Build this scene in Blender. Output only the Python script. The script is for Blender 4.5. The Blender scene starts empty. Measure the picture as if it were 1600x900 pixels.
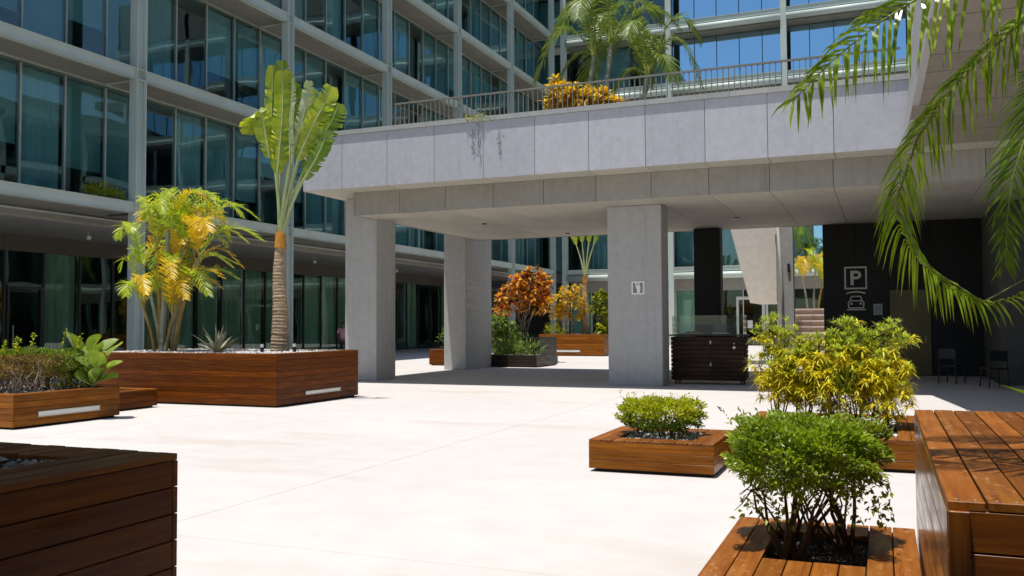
import bpy, bmesh, math, random
import numpy as np
from mathutils import Vector, Matrix
random.seed(7); RNG = np.random.default_rng(11)
SC = bpy.context.scene
COL = SC.collection
R = math.radians

# ------------------------------------------------------------------ camera
cam_d = bpy.data.cameras.new("camera")
cam = bpy.data.objects.new("camera", cam_d); COL.objects.link(cam)
cam_d.sensor_fit = 'HORIZONTAL'; cam_d.sensor_width = 36.0; cam_d.lens = 31.79
cam_d.clip_start = 0.05; cam_d.clip_end = 3000
rot = Matrix(((0.92518923, 0.02064915, 0.37894393),
              (0.37946691, -0.03598393, -0.92450528),
              (-0.00545436, 0.99913901, -0.04112762)))
cam.matrix_world = Matrix.Translation((0, 0, 1.5)) @ rot.to_4x4()
SC.camera = cam

# ------------------------------------------------------------------ light
SUN = Vector((0.088, 0.172, -1.0)).normalized()
el = math.asin(-SUN.z); az = math.atan2(-SUN.x, -SUN.y)
world = bpy.data.worlds.new("World"); SC.world = world; world.use_nodes = True
wn = world.node_tree.nodes; wl = world.node_tree.links
bg = wn.get("Background") or wn.new("ShaderNodeBackground")
sky = wn.new("ShaderNodeTexSky"); sky.sky_type = 'NISHITA'; sky.sun_disc = False
sky.sun_elevation = el; sky.sun_rotation = az % (2*math.pi)
sky.air_density = 1.0; sky.dust_density = 0.6; sky.ozone_density = 1.2
wl.new(sky.outputs[0], bg.inputs[0]); bg.inputs[1].default_value = 0.10
sl = bpy.data.lights.new("sun", 'SUN'); sl.energy = 4.2; sl.angle = R(0.53); sl.color = (1.0, 0.955, 0.89)
so = bpy.data.objects.new("sun", sl); COL.objects.link(so)
so.rotation_euler = SUN.to_track_quat('-Z', 'Y').to_euler(); so.location = (0, 0, 40)
SC.view_settings.view_transform = 'Standard'; SC.view_settings.look = 'None'
SC.view_settings.exposure = 0.35; SC.view_settings.gamma = 1.0
SC.cycles.max_bounces = 10; SC.cycles.diffuse_bounces = 5; SC.cycles.glossy_bounces = 4
SC.cycles.transparent_max_bounces = 16; SC.cycles.transmission_bounces = 4
SC.cycles.caustics_reflective = False; SC.cycles.caustics_refractive = False

# ------------------------------------------------------------------ materials
def newmat(name):
    m = bpy.data.materials.new(name); m.use_nodes = True
    n = m.node_tree.nodes; n.clear()
    out = n.new("ShaderNodeOutputMaterial")
    return m, n, m.node_tree.links, out

def ramp(n, l, fac, stops):
    r = n.new("ShaderNodeValToRGB"); e = r.color_ramp.elements
    while len(e) < len(stops): e.new(0.5)
    for i, (p, c) in enumerate(stops):
        e[i].position = p; e[i].color = (*c, 1)
    l.new(fac, r.inputs[0]); return r.outputs[0]

def noise(n, l, vec, scale, detail=4, rough=0.55):
    t = n.new("ShaderNodeTexNoise"); t.inputs["Scale"].default_value = scale
    t.inputs["Detail"].default_value = detail; t.inputs["Roughness"].default_value = rough
    if vec is not None: l.new(vec, t.inputs["Vector"])
    return t.outputs["Fac"]

def vec_scaled(n, l, src, s, randomise=False):
    mp = n.new("ShaderNodeMapping"); mp.inputs["Scale"].default_value = s
    l.new(src, mp.inputs["Vector"])
    if randomise:
        oi = n.new("ShaderNodeObjectInfo")
        mu = n.new("ShaderNodeMath"); mu.operation = 'MULTIPLY'; mu.inputs[1].default_value = 37.0
        l.new(oi.outputs["Random"], mu.inputs[0]); l.new(mu.outputs[0], mp.inputs["Location"])
    return mp.outputs[0]

def mixc(n, l, fac, a, b, mode='MIX'):
    m = n.new("ShaderNodeMix"); m.data_type = 'RGBA'; m.blend_type = mode
    for s, v in ((m.inputs[0], fac), (m.inputs[6], a), (m.inputs[7], b)):
        if hasattr(v, "type") and hasattr(v, "links"): l.new(v, s)
        elif isinstance(v, (int, float)): s.default_value = v
        else: s.default_value = (*v, 1)
    return m.outputs[2]

def bump(n, l, h, strength=0.2, dist=0.01):
    b = n.new("ShaderNodeBump"); b.inputs["Strength"].default_value = strength; b.inputs["Distance"].default_value = dist
    l.new(h, b.inputs["Height"]); return b.outputs[0]

def princ(n, l, out, color, rough=0.6, metal=0.0, spec=0.5, normal=None):
    p = n.new("ShaderNodeBsdfPrincipled")
    if hasattr(color, "links"): l.new(color, p.inputs["Base Color"])
    else: p.inputs["Base Color"].default_value = (*color, 1)
    if hasattr(rough, "links"): l.new(rough, p.inputs["Roughness"])
    else: p.inputs["Roughness"].default_value = rough
    p.inputs["Metallic"].default_value = metal
    p.inputs["Specular IOR Level"].default_value = spec
    if normal is not None: l.new(normal, p.inputs["Normal"])
    if out is not None: l.new(p.outputs[0], out.inputs[0])
    return p

def concrete(name, c, var=0.18, rough=0.85, scale=1.0, tint=(1.0, 0.98, 0.95), streak=0.0, rnd=True):
    m, n, l, out = newmat(name)
    tc = n.new("ShaderNodeTexCoord")
    v = vec_scaled(n, l, tc.outputs["Object"], (scale,)*3, rnd)
    a = noise(n, l, v, 0.9, 6, 0.6); b = noise(n, l, v, 9, 5, 0.6); g = noise(n, l, v, 90, 2)
    base = ramp(n, l, a, [(0.25, tuple(x*(1-var) for x in c)), (0.75, tuple(x*(1+var*0.6) for x in c))])
    base = mixc(n, l, 0.35, base, ramp(n, l, b, [(0.3, tuple(x*0.72*t for x, t in zip(c, tint))), (0.7, tuple(x*1.12 for x in c))]))
    if streak:
        sv = vec_scaled(n, l, tc.outputs["Object"], (6, 6, 0.25), rnd)
        s = noise(n, l, sv, 1.6, 5, 0.65)
        base = mixc(n, l, ramp(n, l, s, [(0.52, (0, 0, 0)), (0.8, (streak,)*3)]), base, tuple(x*0.55 for x in c))
    if rnd:
        oi = n.new("ShaderNodeObjectInfo")
        base = mixc(n, l, 1.0, base, ramp(n, l, oi.outputs["Random"], [(0, (0.93, 0.93, 0.93)), (1, (1.04, 1.03, 1.02))]), 'MULTIPLY')
    princ(n, l, out, base, rough, 0, 0.3, bump(n, l, g, 0.15, 0.004))
    return m

def wood(name, dark, mid, light, rough=0.32, wear=0.0, coat=0.0, spec=0.15):
    m, n, l, out = newmat(name)
    tc = n.new("ShaderNodeTexCoord")
    v = vec_scaled(n, l, tc.outputs["Object"], (1.2, 26, 26), True)
    g = noise(n, l, v, 1.6, 8, 0.65)
    v2 = vec_scaled(n, l, tc.outputs["Object"], (1.6, 5, 5), True)
    b = noise(n, l, v2, 1.4, 4)
    c = ramp(n, l, g, [(0.28, dark), (0.5, mid), (0.75, light)])
    oi = n.new("ShaderNodeObjectInfo")
    c = mixc(n, l, 1.0, c, ramp(n, l, oi.outputs["Random"], [(0, (0.66, 0.62, 0.55)), (0.5, (0.95, 0.97, 1.0)), (1, (1.2, 1.13, 1.05))]), 'MULTIPLY')
    c = mixc(n, l, ramp(n, l, b, [(0.35, (0, 0, 0)), (0.7, (0.5, 0.5, 0.5))]), c, dark)
    rr = ramp(n, l, b, [(0.3, (rough*0.75,)*3), (0.7, (min(rough*1.7, 1),)*3)])
    if wear > 0:
        w = noise(n, l, vec_scaled(n, l, tc.outputs["Object"], (5, 9, 9), True), 2.2, 8, 0.7)
        mask = ramp(n, l, w, [(0.56, (0, 0, 0)), (0.72, (wear,)*3)])
        c = mixc(n, l, mask, c, tuple(min(1, x*1.4+0.14) for x in light))
    p = princ(n, l, out, c, rr, 0, spec, bump(n, l, g, 0.22, 0.0025))
    p.inputs["Coat Weight"].default_value = coat; p.inputs["Coat Roughness"].default_value = 0.22
    return m

def plain(name, c, rough=0.5, metal=0.0, var=0.12, spec=0.5, scale=3.0):
    m, n, l, out = newmat(name)
    tc = n.new("ShaderNodeTexCoord")
    a = noise(n, l, vec_scaled(n, l, tc.outputs["Object"], (scale,)*3, True), 1.2, 5)
    col = ramp(n, l, a, [(0.3, tuple(x*(1-var) for x in c)), (0.7, tuple(min(1, x*(1+var)) for x in c))])
    princ(n, l, out, col, rough, metal, spec)
    return m

def leafmat(name, cols, trans=0.35, rough=0.42, spec=0.5):
    """cols: list of colours spread over leaves by island"""
    m, n, l, out = newmat(name)
    geo = n.new("ShaderNodeNewGeometry")
    k = len(cols)
    st = [(i/(k-1) if k > 1 else 0, c) for i, c in enumerate(cols)]
    c = ramp(n, l, geo.outputs["Random Per Island"], st)
    tc = n.new("ShaderNodeTexCoord")
    f = noise(n, l, tc.outputs["Object"], 7.0, 3)
    c = mixc(n, l, 1.0, c, ramp(n, l, f, [(0.3, (0.72, 0.74, 0.7)), (0.7, (1.18, 1.15, 1.1))]), 'MULTIPLY')
    p = princ(n, l, None, c, rough, 0, spec)
    t = n.new("ShaderNodeBsdfTranslucent")
    l.new(mixc(n, l, 1.0, c, (1.5, 1.45, 0.7), 'MULTIPLY'), t.inputs[0])
    mx = n.new("ShaderNodeMixShader"); mx.inputs[0].default_value = trans
    l.new(p.outputs[0], mx.inputs[1]); l.new(t.outputs[0], mx.inputs[2]); l.new(mx.outputs[0], out.inputs[0])
    return m

def glassmat(name, tint, f0=0.06, refl=(0.85, 0.95, 0.97), wave=0.02):
    m, n, l, out = newmat(name)
    tc = n.new("ShaderNodeTexCoord")
    nz = noise(n, l, vec_scaled(n, l, tc.outputs["Object"], (1, 1, 1), True), 0.55, 1)
    nm = bump(n, l, nz, 0.25, wave)
    lw = n.new("ShaderNodeLayerWeight"); lw.inputs[0].default_value = 0.5; l.new(nm, lw.inputs[1])
    pw_ = n.new("ShaderNodeMath"); pw_.operation = 'POWER'; pw_.inputs[1].default_value = 5.0; l.new(lw.outputs["Facing"], pw_.inputs[0])
    ma = n.new("ShaderNodeMath"); ma.operation = 'MULTIPLY_ADD'; ma.inputs[1].default_value = 1-f0; ma.inputs[2].default_value = f0; l.new(pw_.outputs[0], ma.inputs[0])
    t = n.new("ShaderNodeBsdfTransparent"); t.inputs[0].default_value = (*tint, 1)
    g = n.new("ShaderNodeBsdfGlossy"); g.inputs[0].default_value = (*refl, 1); g.inputs[1].default_value = 0.012
    l.new(nm, g.inputs["Normal"])
    mx = n.new("ShaderNodeMixShader"); l.new(ma.outputs[0], mx.inputs[0]); l.new(t.outputs[0], mx.inputs[1]); l.new(g.outputs[0], mx.inputs[2])
    l.new(mx.outputs[0], out.inputs[0])
    return m

M = {}
M['fascia'] = concrete('fascia_concrete', (0.495, 0.50, 0.545), 0.06, 0.8, 0.7, streak=0.28)
M['lower'] = concrete('band_concrete', (0.36, 0.345, 0.305), 0.18, 0.85, 0.7, streak=0.5)
M['soffit'] = concrete('soffit_concrete', (0.50, 0.475, 0.41), 0.22, 0.85, 0.8)
M['column'] = concrete('column_concrete', (0.465, 0.467, 0.455), 0.08, 0.85, 0.6, streak=0.4)
M['cap'] = concrete('parapet_cap', (0.40, 0.41, 0.40), 0.2, 0.8, 1.5)
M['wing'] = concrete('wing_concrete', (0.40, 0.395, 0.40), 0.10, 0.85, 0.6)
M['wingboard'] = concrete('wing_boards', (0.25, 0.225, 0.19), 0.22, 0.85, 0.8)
M['white_panel'] = concrete('pale_render', (0.80, 0.73, 0.64), 0.05, 0.8, 0.5)
M['gf_soffit'] = concrete('ground_floor_soffit', (0.34, 0.33, 0.30), 0.15, 0.85, 0.5)
M['header'] = concrete('header_brown', (0.14, 0.125, 0.10), 0.2, 0.8, 0.5)
M['steel'] = plain('painted_steel', (0.50, 0.575, 0.525), 0.45, 0, 0.07, 0.45, 0.7)
M['alu'] = plain('mullion_aluminium', (0.44, 0.49, 0.44), 0.4, 0.2, 0.08)
M['dark_alu'] = plain('dark_frame', (0.035, 0.04, 0.04), 0.4, 0.2, 0.1)
M['white_alu'] = plain('white_frame', (0.62, 0.64, 0.60), 0.4, 0, 0.06)
M['soffit_metal'] = plain('soffit_metal', (0.25, 0.24, 0.205), 0.55, 0, 0.12, 0.4, 0.8)
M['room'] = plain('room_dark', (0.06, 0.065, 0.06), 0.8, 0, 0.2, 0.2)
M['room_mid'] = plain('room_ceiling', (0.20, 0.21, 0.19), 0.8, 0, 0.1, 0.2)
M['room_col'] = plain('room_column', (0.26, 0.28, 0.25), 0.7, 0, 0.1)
M['blind'] = plain('blind_fabric', (0.52, 0.62, 0.62), 0.85, 0, 0.10, 0.1, 0.8)
M['blind2'] = plain('blind_fabric_grey', (0.36, 0.46, 0.45), 0.85, 0, 0.10, 0.1, 0.8)
M['curtain'] = plain('curtain_green', (0.50, 0.55, 0.47), 0.85, 0, 0.15, 0.1, 0.6)
M['glass'] = glassmat('facade_glass', (0.66, 0.82, 0.83), 0.09, (0.80, 0.95, 0.97))
M['gf_glass'] = glassmat('ground_floor_glass', (0.74, 0.86, 0.79), 0.05)
M['sky_glass'] = glassmat('sky_tint_glass', (0.40, 0.55, 0.65), 0.80, (0.50, 0.80, 1.0))  # blue of the reflected sky put into the reflection colour
M['clear'] = glassmat('counter_glass', (0.90, 0.95, 0.92), 0.05)
M['black'] = concrete('black_panel', (0.008, 0.008, 0.007), 0.25, 0.55, 0.7)
M['bronze'] = plain('bronze_door', (0.10, 0.085, 0.035), 0.38, 0.55, 0.2, 0.5, 1.0)
M['signgrey'] = plain('sign_paint', (0.62, 0.60, 0.54), 0.6, 0, 0.05)
M['signwhite'] = plain('sign_white', (0.82, 0.82, 0.80), 0.5, 0, 0.03)
M['signmid'] = plain('sign_grey_field', (0.22, 0.21, 0.22), 0.5, 0, 0.05)
M['rail'] = plain('railing_steel', (0.19, 0.19, 0.16), 0.5, 0.1, 0.12)
M['wood'] = wood('varnished_hardwood', (0.060, 0.011, 0.0006), (0.150, 0.039, 0.0016), (0.23, 0.070, 0.004), 0.32, 0.0, 0.0)
M['woodgold'] = wood('golden_hardwood', (0.12, 0.030, 0.002), (0.27, 0.092, 0.006), (0.36, 0.135, 0.012), 0.32, 0.0, 0.0)
M['woodgloss'] = wood('glossy_hardwood', (0.10, 0.025, 0.003), (0.21, 0.062, 0.006), (0.30, 0.105, 0.012), 0.17, 0.0, 0.0, 0.5)
M['woodtop'] = wood('weathered_deck_board', (0.14, 0.036, 0.005), (0.25, 0.088, 0.012), (0.33, 0.130, 0.026), 0.38, 0.5, 0.0)
M['wooddark'] = wood('dark_stained_wood', (0.014, 0.010, 0.007), (0.03, 0.02, 0.013), (0.055, 0.036, 0.022), 0.35, 0.0, 0.2)
M['stripmetal'] = plain('light_diffuser', (0.72, 0.73, 0.70), 0.35, 0.0, 0.05)
M['soil'] = concrete('dark_soil', (0.035, 0.028, 0.022), 0.4, 0.95, 6)
M['liner'] = plain('planter_liner', (0.05, 0.05, 0.045), 0.8)
M['plinth'] = plain('dark_plinth', (0.03, 0.025, 0.02), 0.9)  # even dark colour for plinths, carcasses and the kiosk cabinet
def gravelmat(name, cs):
    m, n, l, out = newmat(name)
    geo = n.new("ShaderNodeNewGeometry")
    c = ramp(n, l, geo.outputs["Random Per Island"], [(i/(len(cs)-1), c) for i, c in enumerate(cs)])
    princ(n, l, out, c, 0.7, 0, 0.4); return m
M['gravel'] = gravelmat('grey_gravel', [(0.12, 0.12, 0.12), (0.30, 0.29, 0.28), (0.52, 0.50, 0.47), (0.22, 0.22, 0.23)])
M['whitegravel'] = gravelmat('white_gravel', [(0.55, 0.54, 0.52), (0.38, 0.37, 0.36), (0.72, 0.71, 0.69), (0.25, 0.24, 0.23)])
M['mulch'] = gravelmat('black_mulch', [(0.02, 0.018, 0.015), (0.06, 0.05, 0.04), (0.12, 0.11, 0.10), (0.03, 0.025, 0.02)])
M['stone_step'] = concrete('stone_steps', (0.62, 0.54, 0.48), 0.3, 0.85, 2.5)
M['shaded_riser'] = concrete('shaded_riser', (0.44, 0.34, 0.27), 0.3, 0.85, 2.5)  # brownish stone, with the shade under the nosings put into the colour
M['lobby'] = concrete('shaded_lobby_wall', (0.10, 0.10, 0.09), 0.15, 0.85, 0.7)  # grey concrete darkened, the lobby's deep shade put into the colour
M['lamp'] = plain('lamp_body', (0.75, 0.75, 0.73), 0.4)
M['blackplastic'] = plain('black_plastic', (0.02, 0.02, 0.02), 0.4)
M['blackmetal'] = plain('black_chair', (0.012, 0.012, 0.012), 0.45)
M['kioskwood'] = wood('kiosk_slats', (0.018, 0.009, 0.006), (0.042, 0.02, 0.012), (0.075, 0.036, 0.02), 0.4)
M['paper'] = plain('paper_notice', (0.75, 0.76, 0.74), 0.7, 0, 0.04)
M['bluepaper'] = plain('printed_notice', (0.24, 0.27, 0.30), 0.5, 0, 0.35, 0.5, 14)
M['pipe'] = plain('grey_pipe', (0.42, 0.43, 0.42), 0.5)
# plants
M['areca'] = leafmat('areca_leaf', [(0.195, 0.3348, 0.018), (0.39, 0.5133, 0.022), (0.5266, 0.5802, 0.025), (0.2925, 0.4463, 0.02)], 0.4)
M['arecagold'] = leafmat('areca_gold_leaf', [(0.69, 0.4225, 0.014), (0.75, 0.5408, 0.02), (0.54, 0.4056, 0.02)], 0.4)
M['palm'] = leafmat('palm_leaf', [(0.1386, 0.2587, 0.0187), (0.2574, 0.4066, 0.0288), (0.3564, 0.499, 0.0432), (0.198, 0.3326, 0.023)], 0.42, 0.24, 0.8)
M['palmdark'] = leafmat('palm_leaf_dark', [(0.0884, 0.1872, 0.0211), (0.1658, 0.2912, 0.033), (0.221, 0.3536, 0.0396)], 0.3, 0.35, 0.6)
M['roofpalm'] = leafmat('roof_palm_leaf', [(0.0938, 0.168, 0.022), (0.1625, 0.24, 0.035), (0.225, 0.288, 0.06)], 0.35)
M['rachis'] = plain('palm_rachis', (0.28, 0.33, 0.07), 0.4, 0, 0.15)
M['rachisgold'] = plain('gold_rachis', (0.46, 0.30, 0.03), 0.4, 0, 0.15)
M['stemgold'] = plain('gold_cane', (0.34, 0.22, 0.05), 0.5, 0, 0.45, 0.5, 2.5)
M['stemgrey'] = plain('grey_cane', (0.30, 0.33, 0.25), 0.5, 0, 0.3, 0.5, 3)
M['banana'] = leafmat('paddle_leaf', [(0.2184, 0.3226, 0.014), (0.3528, 0.4355, 0.02), (0.4368, 0.4838, 0.03), (0.252, 0.3709, 0.018)], 0.38, 0.34, 0.6)
M['bananapale'] = leafmat('paddle_leaf_pale', [(0.42, 0.50, 0.32), (0.36, 0.44, 0.26), (0.45, 0.52, 0.36)], 0.3, 0.4)
M['bananadark'] = leafmat('paddle_leaf_deep', [(0.1249, 0.2248, 0.016), (0.1963, 0.3112, 0.02), (0.1606, 0.2594, 0.018)], 0.3, 0.32, 0.6)
M['petiole'] = plain('petiole', (0.38, 0.44, 0.20), 0.4, 0, 0.25, 0.5, 2)
M['trunk'] = None
m, n, l, out = newmat('ringed_trunk')
tc = n.new("ShaderNodeTexCoord")
w = noise(n, l, vec_scaled(n, l, tc.outputs["Object"], (5, 5, 22)), 1.4, 6, 0.65)
princ(n, l, out, ramp(n, l, w, [(0.3, (0.17, 0.115, 0.07)), (0.55, (0.42, 0.315, 0.20)), (0.75, (0.60, 0.48, 0.33))]), 0.85, 0, 0.2, bump(n, l, w, 0.6, 0.02))
M['trunk'] = m
M['sheath'] = plain('orange_sheath', (0.50, 0.22, 0.03), 0.6, 0, 0.35, 0.3, 4)
M['bark'] = plain('bush_bark', (0.10, 0.065, 0.038), 0.8, 0, 0.35, 0.2, 8)
M['barkgrey'] = plain('twig_grey', (0.30, 0.25, 0.20), 0.8, 0, 0.3, 0.2, 8)
M['bush'] = leafmat('bush_leaf', [(0.1357, 0.2194, 0.0158), (0.2465, 0.3544, 0.0264), (0.3697, 0.4725, 0.0396), (0.1848, 0.27, 0.033)], 0.35, 0.38, 0.6)
M['bushyellow'] = leafmat('bush_new_leaf', [(0.30, 0.32, 0.02), (0.22, 0.30, 0.025), (0.40, 0.36, 0.03)], 0.4)
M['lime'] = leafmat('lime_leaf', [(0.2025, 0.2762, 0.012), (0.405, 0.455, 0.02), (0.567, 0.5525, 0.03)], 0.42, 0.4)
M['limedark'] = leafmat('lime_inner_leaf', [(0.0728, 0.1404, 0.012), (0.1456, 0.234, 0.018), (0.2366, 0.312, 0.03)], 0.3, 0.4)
M['ygreen'] = leafmat('strap_leaf_green', [(0.264, 0.374, 0.03), (0.462, 0.55, 0.06), (0.616, 0.638, 0.13), (0.198, 0.308, 0.03), (0.528, 0.55, 0.05)], 0.35)
M['ygold'] = leafmat('strap_leaf_gold', [(0.6182, 0.54, 0.0144), (0.7986, 0.75, 0.024), (0.6955, 0.66, 0.06), (0.5152, 0.375, 0.012), (0.644, 0.69, 0.072)], 0.35)
M['hedge'] = leafmat('hedge_leaf', [(0.1014, 0.1875, 0.016), (0.1859, 0.2812, 0.02), (0.2704, 0.3438, 0.03)], 0.3)
M['hedgedry'] = leafmat('hedge_dry_leaf', [(0.26, 0.1625, 0.055), (0.208, 0.175, 0.055), (0.338, 0.1875, 0.066), (0.156, 0.15, 0.044)], 0.3)
M['broad'] = leafmat('broad_leaf', [(0.13, 0.228, 0.03), (0.208, 0.312, 0.05), (0.286, 0.384, 0.08)], 0.3, 0.35)
M['agave'] = leafmat('agave_leaf', [(0.24, 0.26, 0.15), (0.30, 0.31, 0.20), (0.36, 0.30, 0.22)], 0.08, 0.5)
M['crotonred'] = leafmat('croton_leaf_red', [(0.8, 0.2488, 0.024), (0.8, 0.4524, 0.036), (0.5273, 0.1131, 0.024), (0.8, 0.6786, 0.12), (0.6895, 0.181, 0.024)], 0.35)
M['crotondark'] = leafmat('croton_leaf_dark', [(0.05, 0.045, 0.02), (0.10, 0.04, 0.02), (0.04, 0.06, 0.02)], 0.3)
M['crotongold'] = leafmat('croton_leaf_gold', [(0.8, 0.5054, 0.02), (0.716, 0.4633, 0.02), (0.5897, 0.5054, 0.03), (0.8, 0.5476, 0.02)], 0.35)
M['crotonyellow'] = leafmat('croton_leaf_yellow', [(0.6864, 0.4813, 0.012), (0.6072, 0.33, 0.01), (0.7656, 0.605, 0.03), (0.8, 0.715, 0.22)], 0.35)
M['strand'] = plain('dry_vine', (0.19, 0.19, 0.20), 0.9)
M['skin'] = plain('skin', (0.16, 0.09, 0.06), 0.6, 0, 0.05)
M['hair'] = plain('hair', (0.012, 0.01, 0.01), 0.5)
M['pink'] = plain('pink_shirt', (0.50, 0.25, 0.28), 0.85, 0, 0.15)
M['navy'] = plain('dark_trousers', (0.02, 0.022, 0.03), 0.8)

# ground concrete
m, n, l, out = newmat('plaza_concrete')
tc = n.new("ShaderNodeTexCoord"); P = tc.outputs["Object"]
a = noise(n, l, vec_scaled(n, l, P, (1, 1, 1)), 0.22, 7, 0.6)
b = noise(n, l, vec_scaled(n, l, P, (1, 1, 1)), 2.4, 6, 0.62)
s = noise(n, l, vec_scaled(n, l, P, (0.35, 1.2, 1)), 0.55, 5, 0.6)
g = noise(n, l, P, 70, 2)
c = ramp(n, l, a, [(0.3, (0.525, 0.497, 0.478)), (0.7, (0.60, 0.575, 0.555))])
c = mixc(n, l, 0.3, c, ramp(n, l, b, [(0.3, (0.46, 0.43, 0.405)), (0.7, (0.62, 0.60, 0.58))]))
c = mixc(n, l, ramp(n, l, s, [(0.56, (0, 0, 0)), (0.76, (0.62, 0.62, 0.62))]), c, (0.44, 0.345, 0.275))
princ(n, l, out, c, 0.75, 0, 0.3, bump(n, l, g, 0.12, 0.003))
M['ground'] = m
M['joint'] = plain('joint_dark', (0.16, 0.14, 0.12), 0.9)

# ------------------------------------------------------------------ mesh helpers
W = {}          # world origin of every object that can be a parent
class MB:
    def __init__(s): s.v = []; s.f = []; s.m = []
    def add(s, vs, fs, mi=0):
        o = len(s.v); s.v.extend(map(tuple, vs)); s.f.extend([tuple(i+o for i in f) for f in fs]); s.m.extend([mi]*len(fs))
    def box(s, x0, x1, y0, y1, z0, z1, mi=0):
        s.add([(x0,y0,z0),(x1,y0,z0),(x1,y1,z0),(x0,y1,z0),(x0,y0,z1),(x1,y0,z1),(x1,y1,z1),(x0,y1,z1)],
              [(0,3,2,1),(4,5,6,7),(0,1,5,4),(1,2,6,5),(2,3,7,6),(3,0,4,7)], mi)
    def tube(s, pts, radii, n=6, mi=0, cap=True):
        pts = [Vector(p) for p in pts]; vs = []; fs = []
        if not hasattr(radii, '__len__'): radii = [radii]*len(pts)
        ref = None
        for i, p in enumerate(pts):
            t = (pts[min(i+1, len(pts)-1)]-pts[max(i-1, 0)])
            t = t.normalized() if t.length > 1e-9 else Vector((0, 0, 1))
            if ref is None: ref = Vector((1, 0, 0)) if abs(t.x) < 0.8 else Vector((0, 1, 0))
            u = t.cross(ref).normalized(); w_ = u.cross(t).normalized(); ref = w_
            for k in range(n):
                a = 2*math.pi*k/n
                vs.append(p + (u*math.cos(a)+w_*math.sin(a))*radii[i])
        for i in range(len(pts)-1):
            for k in range(n):
                fs.append((i*n+k, i*n+(k+1) % n, (i+1)*n+(k+1) % n, (i+1)*n+k))
        if cap:
            fs.append(tuple(range(n-1, -1, -1))); fs.append(tuple((len(pts)-1)*n+k for k in range(n)))
        s.add(vs, fs, mi)
    def poly_prism(s, pts, axis, a0, a1, mi=0):
        """extrude a 2D outline: axis 'y' -> pts are (x,z); 'x' -> (y,z); 'z' -> (x,y)"""
        def mk(p, a): return {'y': (p[0], a, p[1]), 'x': (a, p[0], p[1]), 'z': (p[0], p[1], a)}[axis]
        n_ = len(pts)
        vs = [mk(p, a0) for p in pts]+[mk(p, a1) for p in pts]
        fs = [tuple(range(n_)), tuple(range(2*n_-1, n_-1, -1))]+[(i, (i+1) % n_, (i+1) % n_+n_, i+n_) for i in range(n_)]
        s.add(vs, fs, mi)
    def leaves(s, pos, d, L, Wd, mi=0, fold=0.25, up=None):
        """many folded diamond leaves; pos,d (N,3), L,Wd scalars or (N,)"""
        pos = np.asarray(pos, float); d = np.asarray(d, float); N = len(pos)
        if N == 0: return
        d = d/np.maximum(np.linalg.norm(d, axis=1, keepdims=True), 1e-9)
        r = RNG.normal(size=(N, 3)) if up is None else np.tile(up, (N, 1))+RNG.normal(size=(N, 3))*0.35
        sd = np.cross(d, r); sd /= np.maximum(np.linalg.norm(sd, axis=1, keepdims=True), 1e-9)
        nn = np.cross(sd, d)
        L = np.broadcast_to(np.asarray(L, float), (N,))[:, None]; Wd = np.broadcast_to(np.asarray(Wd, float), (N,))[:, None]
        mid = pos+d*L*0.45
        V = np.stack([pos, mid+sd*Wd*0.5+nn*Wd*fold, pos+d*L-nn*L*0.12, mid-sd*Wd*0.5+nn*Wd*fold, mid+d*0.1*L], 1).reshape(-1, 3)
        o = len(s.v); s.v.extend(map(tuple, V.tolist()))
        for i in range(N):
            b = o+i*5
            s.f.append((b, b+4, b+1)); s.f.append((b+1, b+4, b+2)); s.f.append((b+2, b+4, b+3)); s.f.append((b+3, b+4, b))
        if hasattr(mi, '__len__'):
            for q in mi: s.m.extend([int(q)]*4)
        else: s.m.extend([mi]*4*N)
    def mesh(s, name, mats, off=(0, 0, 0), smooth=False):
        me = bpy.data.meshes.new(name)
        ox, oy, oz = off
        me.from_pydata([(x-ox, y-oy, z-oz) for x, y, z in s.v], [], s.f)
        for mt in mats: me.materials.append(mt)
        if len(mats) > 1: me.polygons.foreach_set('material_index', s.m)
        if smooth: me.polygons.foreach_set('use_smooth', [True]*len(me.polygons))
        me.validate(); me.update()
        return me

def tag(o, label=None, cat=None, group=None, kind=None):
    if label: o['label'] = label
    if cat: o['category'] = cat
    if group: o['group'] = group
    if kind: o['kind'] = kind
    return o
def thing(name, label, cat, loc, group=None):
    o = bpy.data.objects.new(name, None); COL.objects.link(o); o.empty_display_size = 0.2
    o.location = loc; W[o] = Vector(loc); return tag(o, label, cat, group)
def part(name, mb, mats, parent=None, smooth=False, kind=None, centre=False, label=None):
    """one mesh object from world-space geometry"""
    if not isinstance(mats, (list, tuple)): mats = [mats]
    po = W[parent] if parent else Vector((0, 0, 0))
    off = po
    if centre or parent is None:
        vv = np.array(mb.v); off = Vector(((vv.min(0)+vv.max(0))/2).tolist())
        if parent is None: off.z = float(vv[:, 2].min())
    me = mb.mesh(name, mats, off, smooth)
    o = bpy.data.objects.new(name, me); COL.objects.link(o)
    if parent: o.parent = parent
    o.location = off-po; W[o] = off
    if kind: o['kind'] = kind
    if label: o['label'] = label
    return o
def inst(name, me, loc, parent, rot=(0, 0, 0), kind=None):
    o = bpy.data.objects.new(name, me); COL.objects.link(o)
    o.parent = parent; o.location = Vector(loc)-W[parent]; o.rotation_euler = rot; W[o] = Vector(loc)
    if kind: o['kind'] = kind
    return o
_bc = {}
def bevel_box(lx, ly, lz, mat, c=0.0025):
    key = (round(lx, 3), round(ly, 3), round(lz, 3), mat.name)
    if key not in _bc:
        bm = bmesh.new(); bmesh.ops.create_cube(bm, size=1)
        bmesh.ops.scale(bm, vec=(lx, ly, lz), verts=bm.verts)
        bmesh.ops.bevel(bm, geom=bm.edges[:], offset=min(c, 0.3*min(lx, ly, lz)), segments=1, affect='EDGES')
        me = bpy.data.meshes.new('plank'); bm.to_mesh(me); bm.free(); me.materials.append(mat); _bc[key] = me
    return _bc[key]
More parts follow.
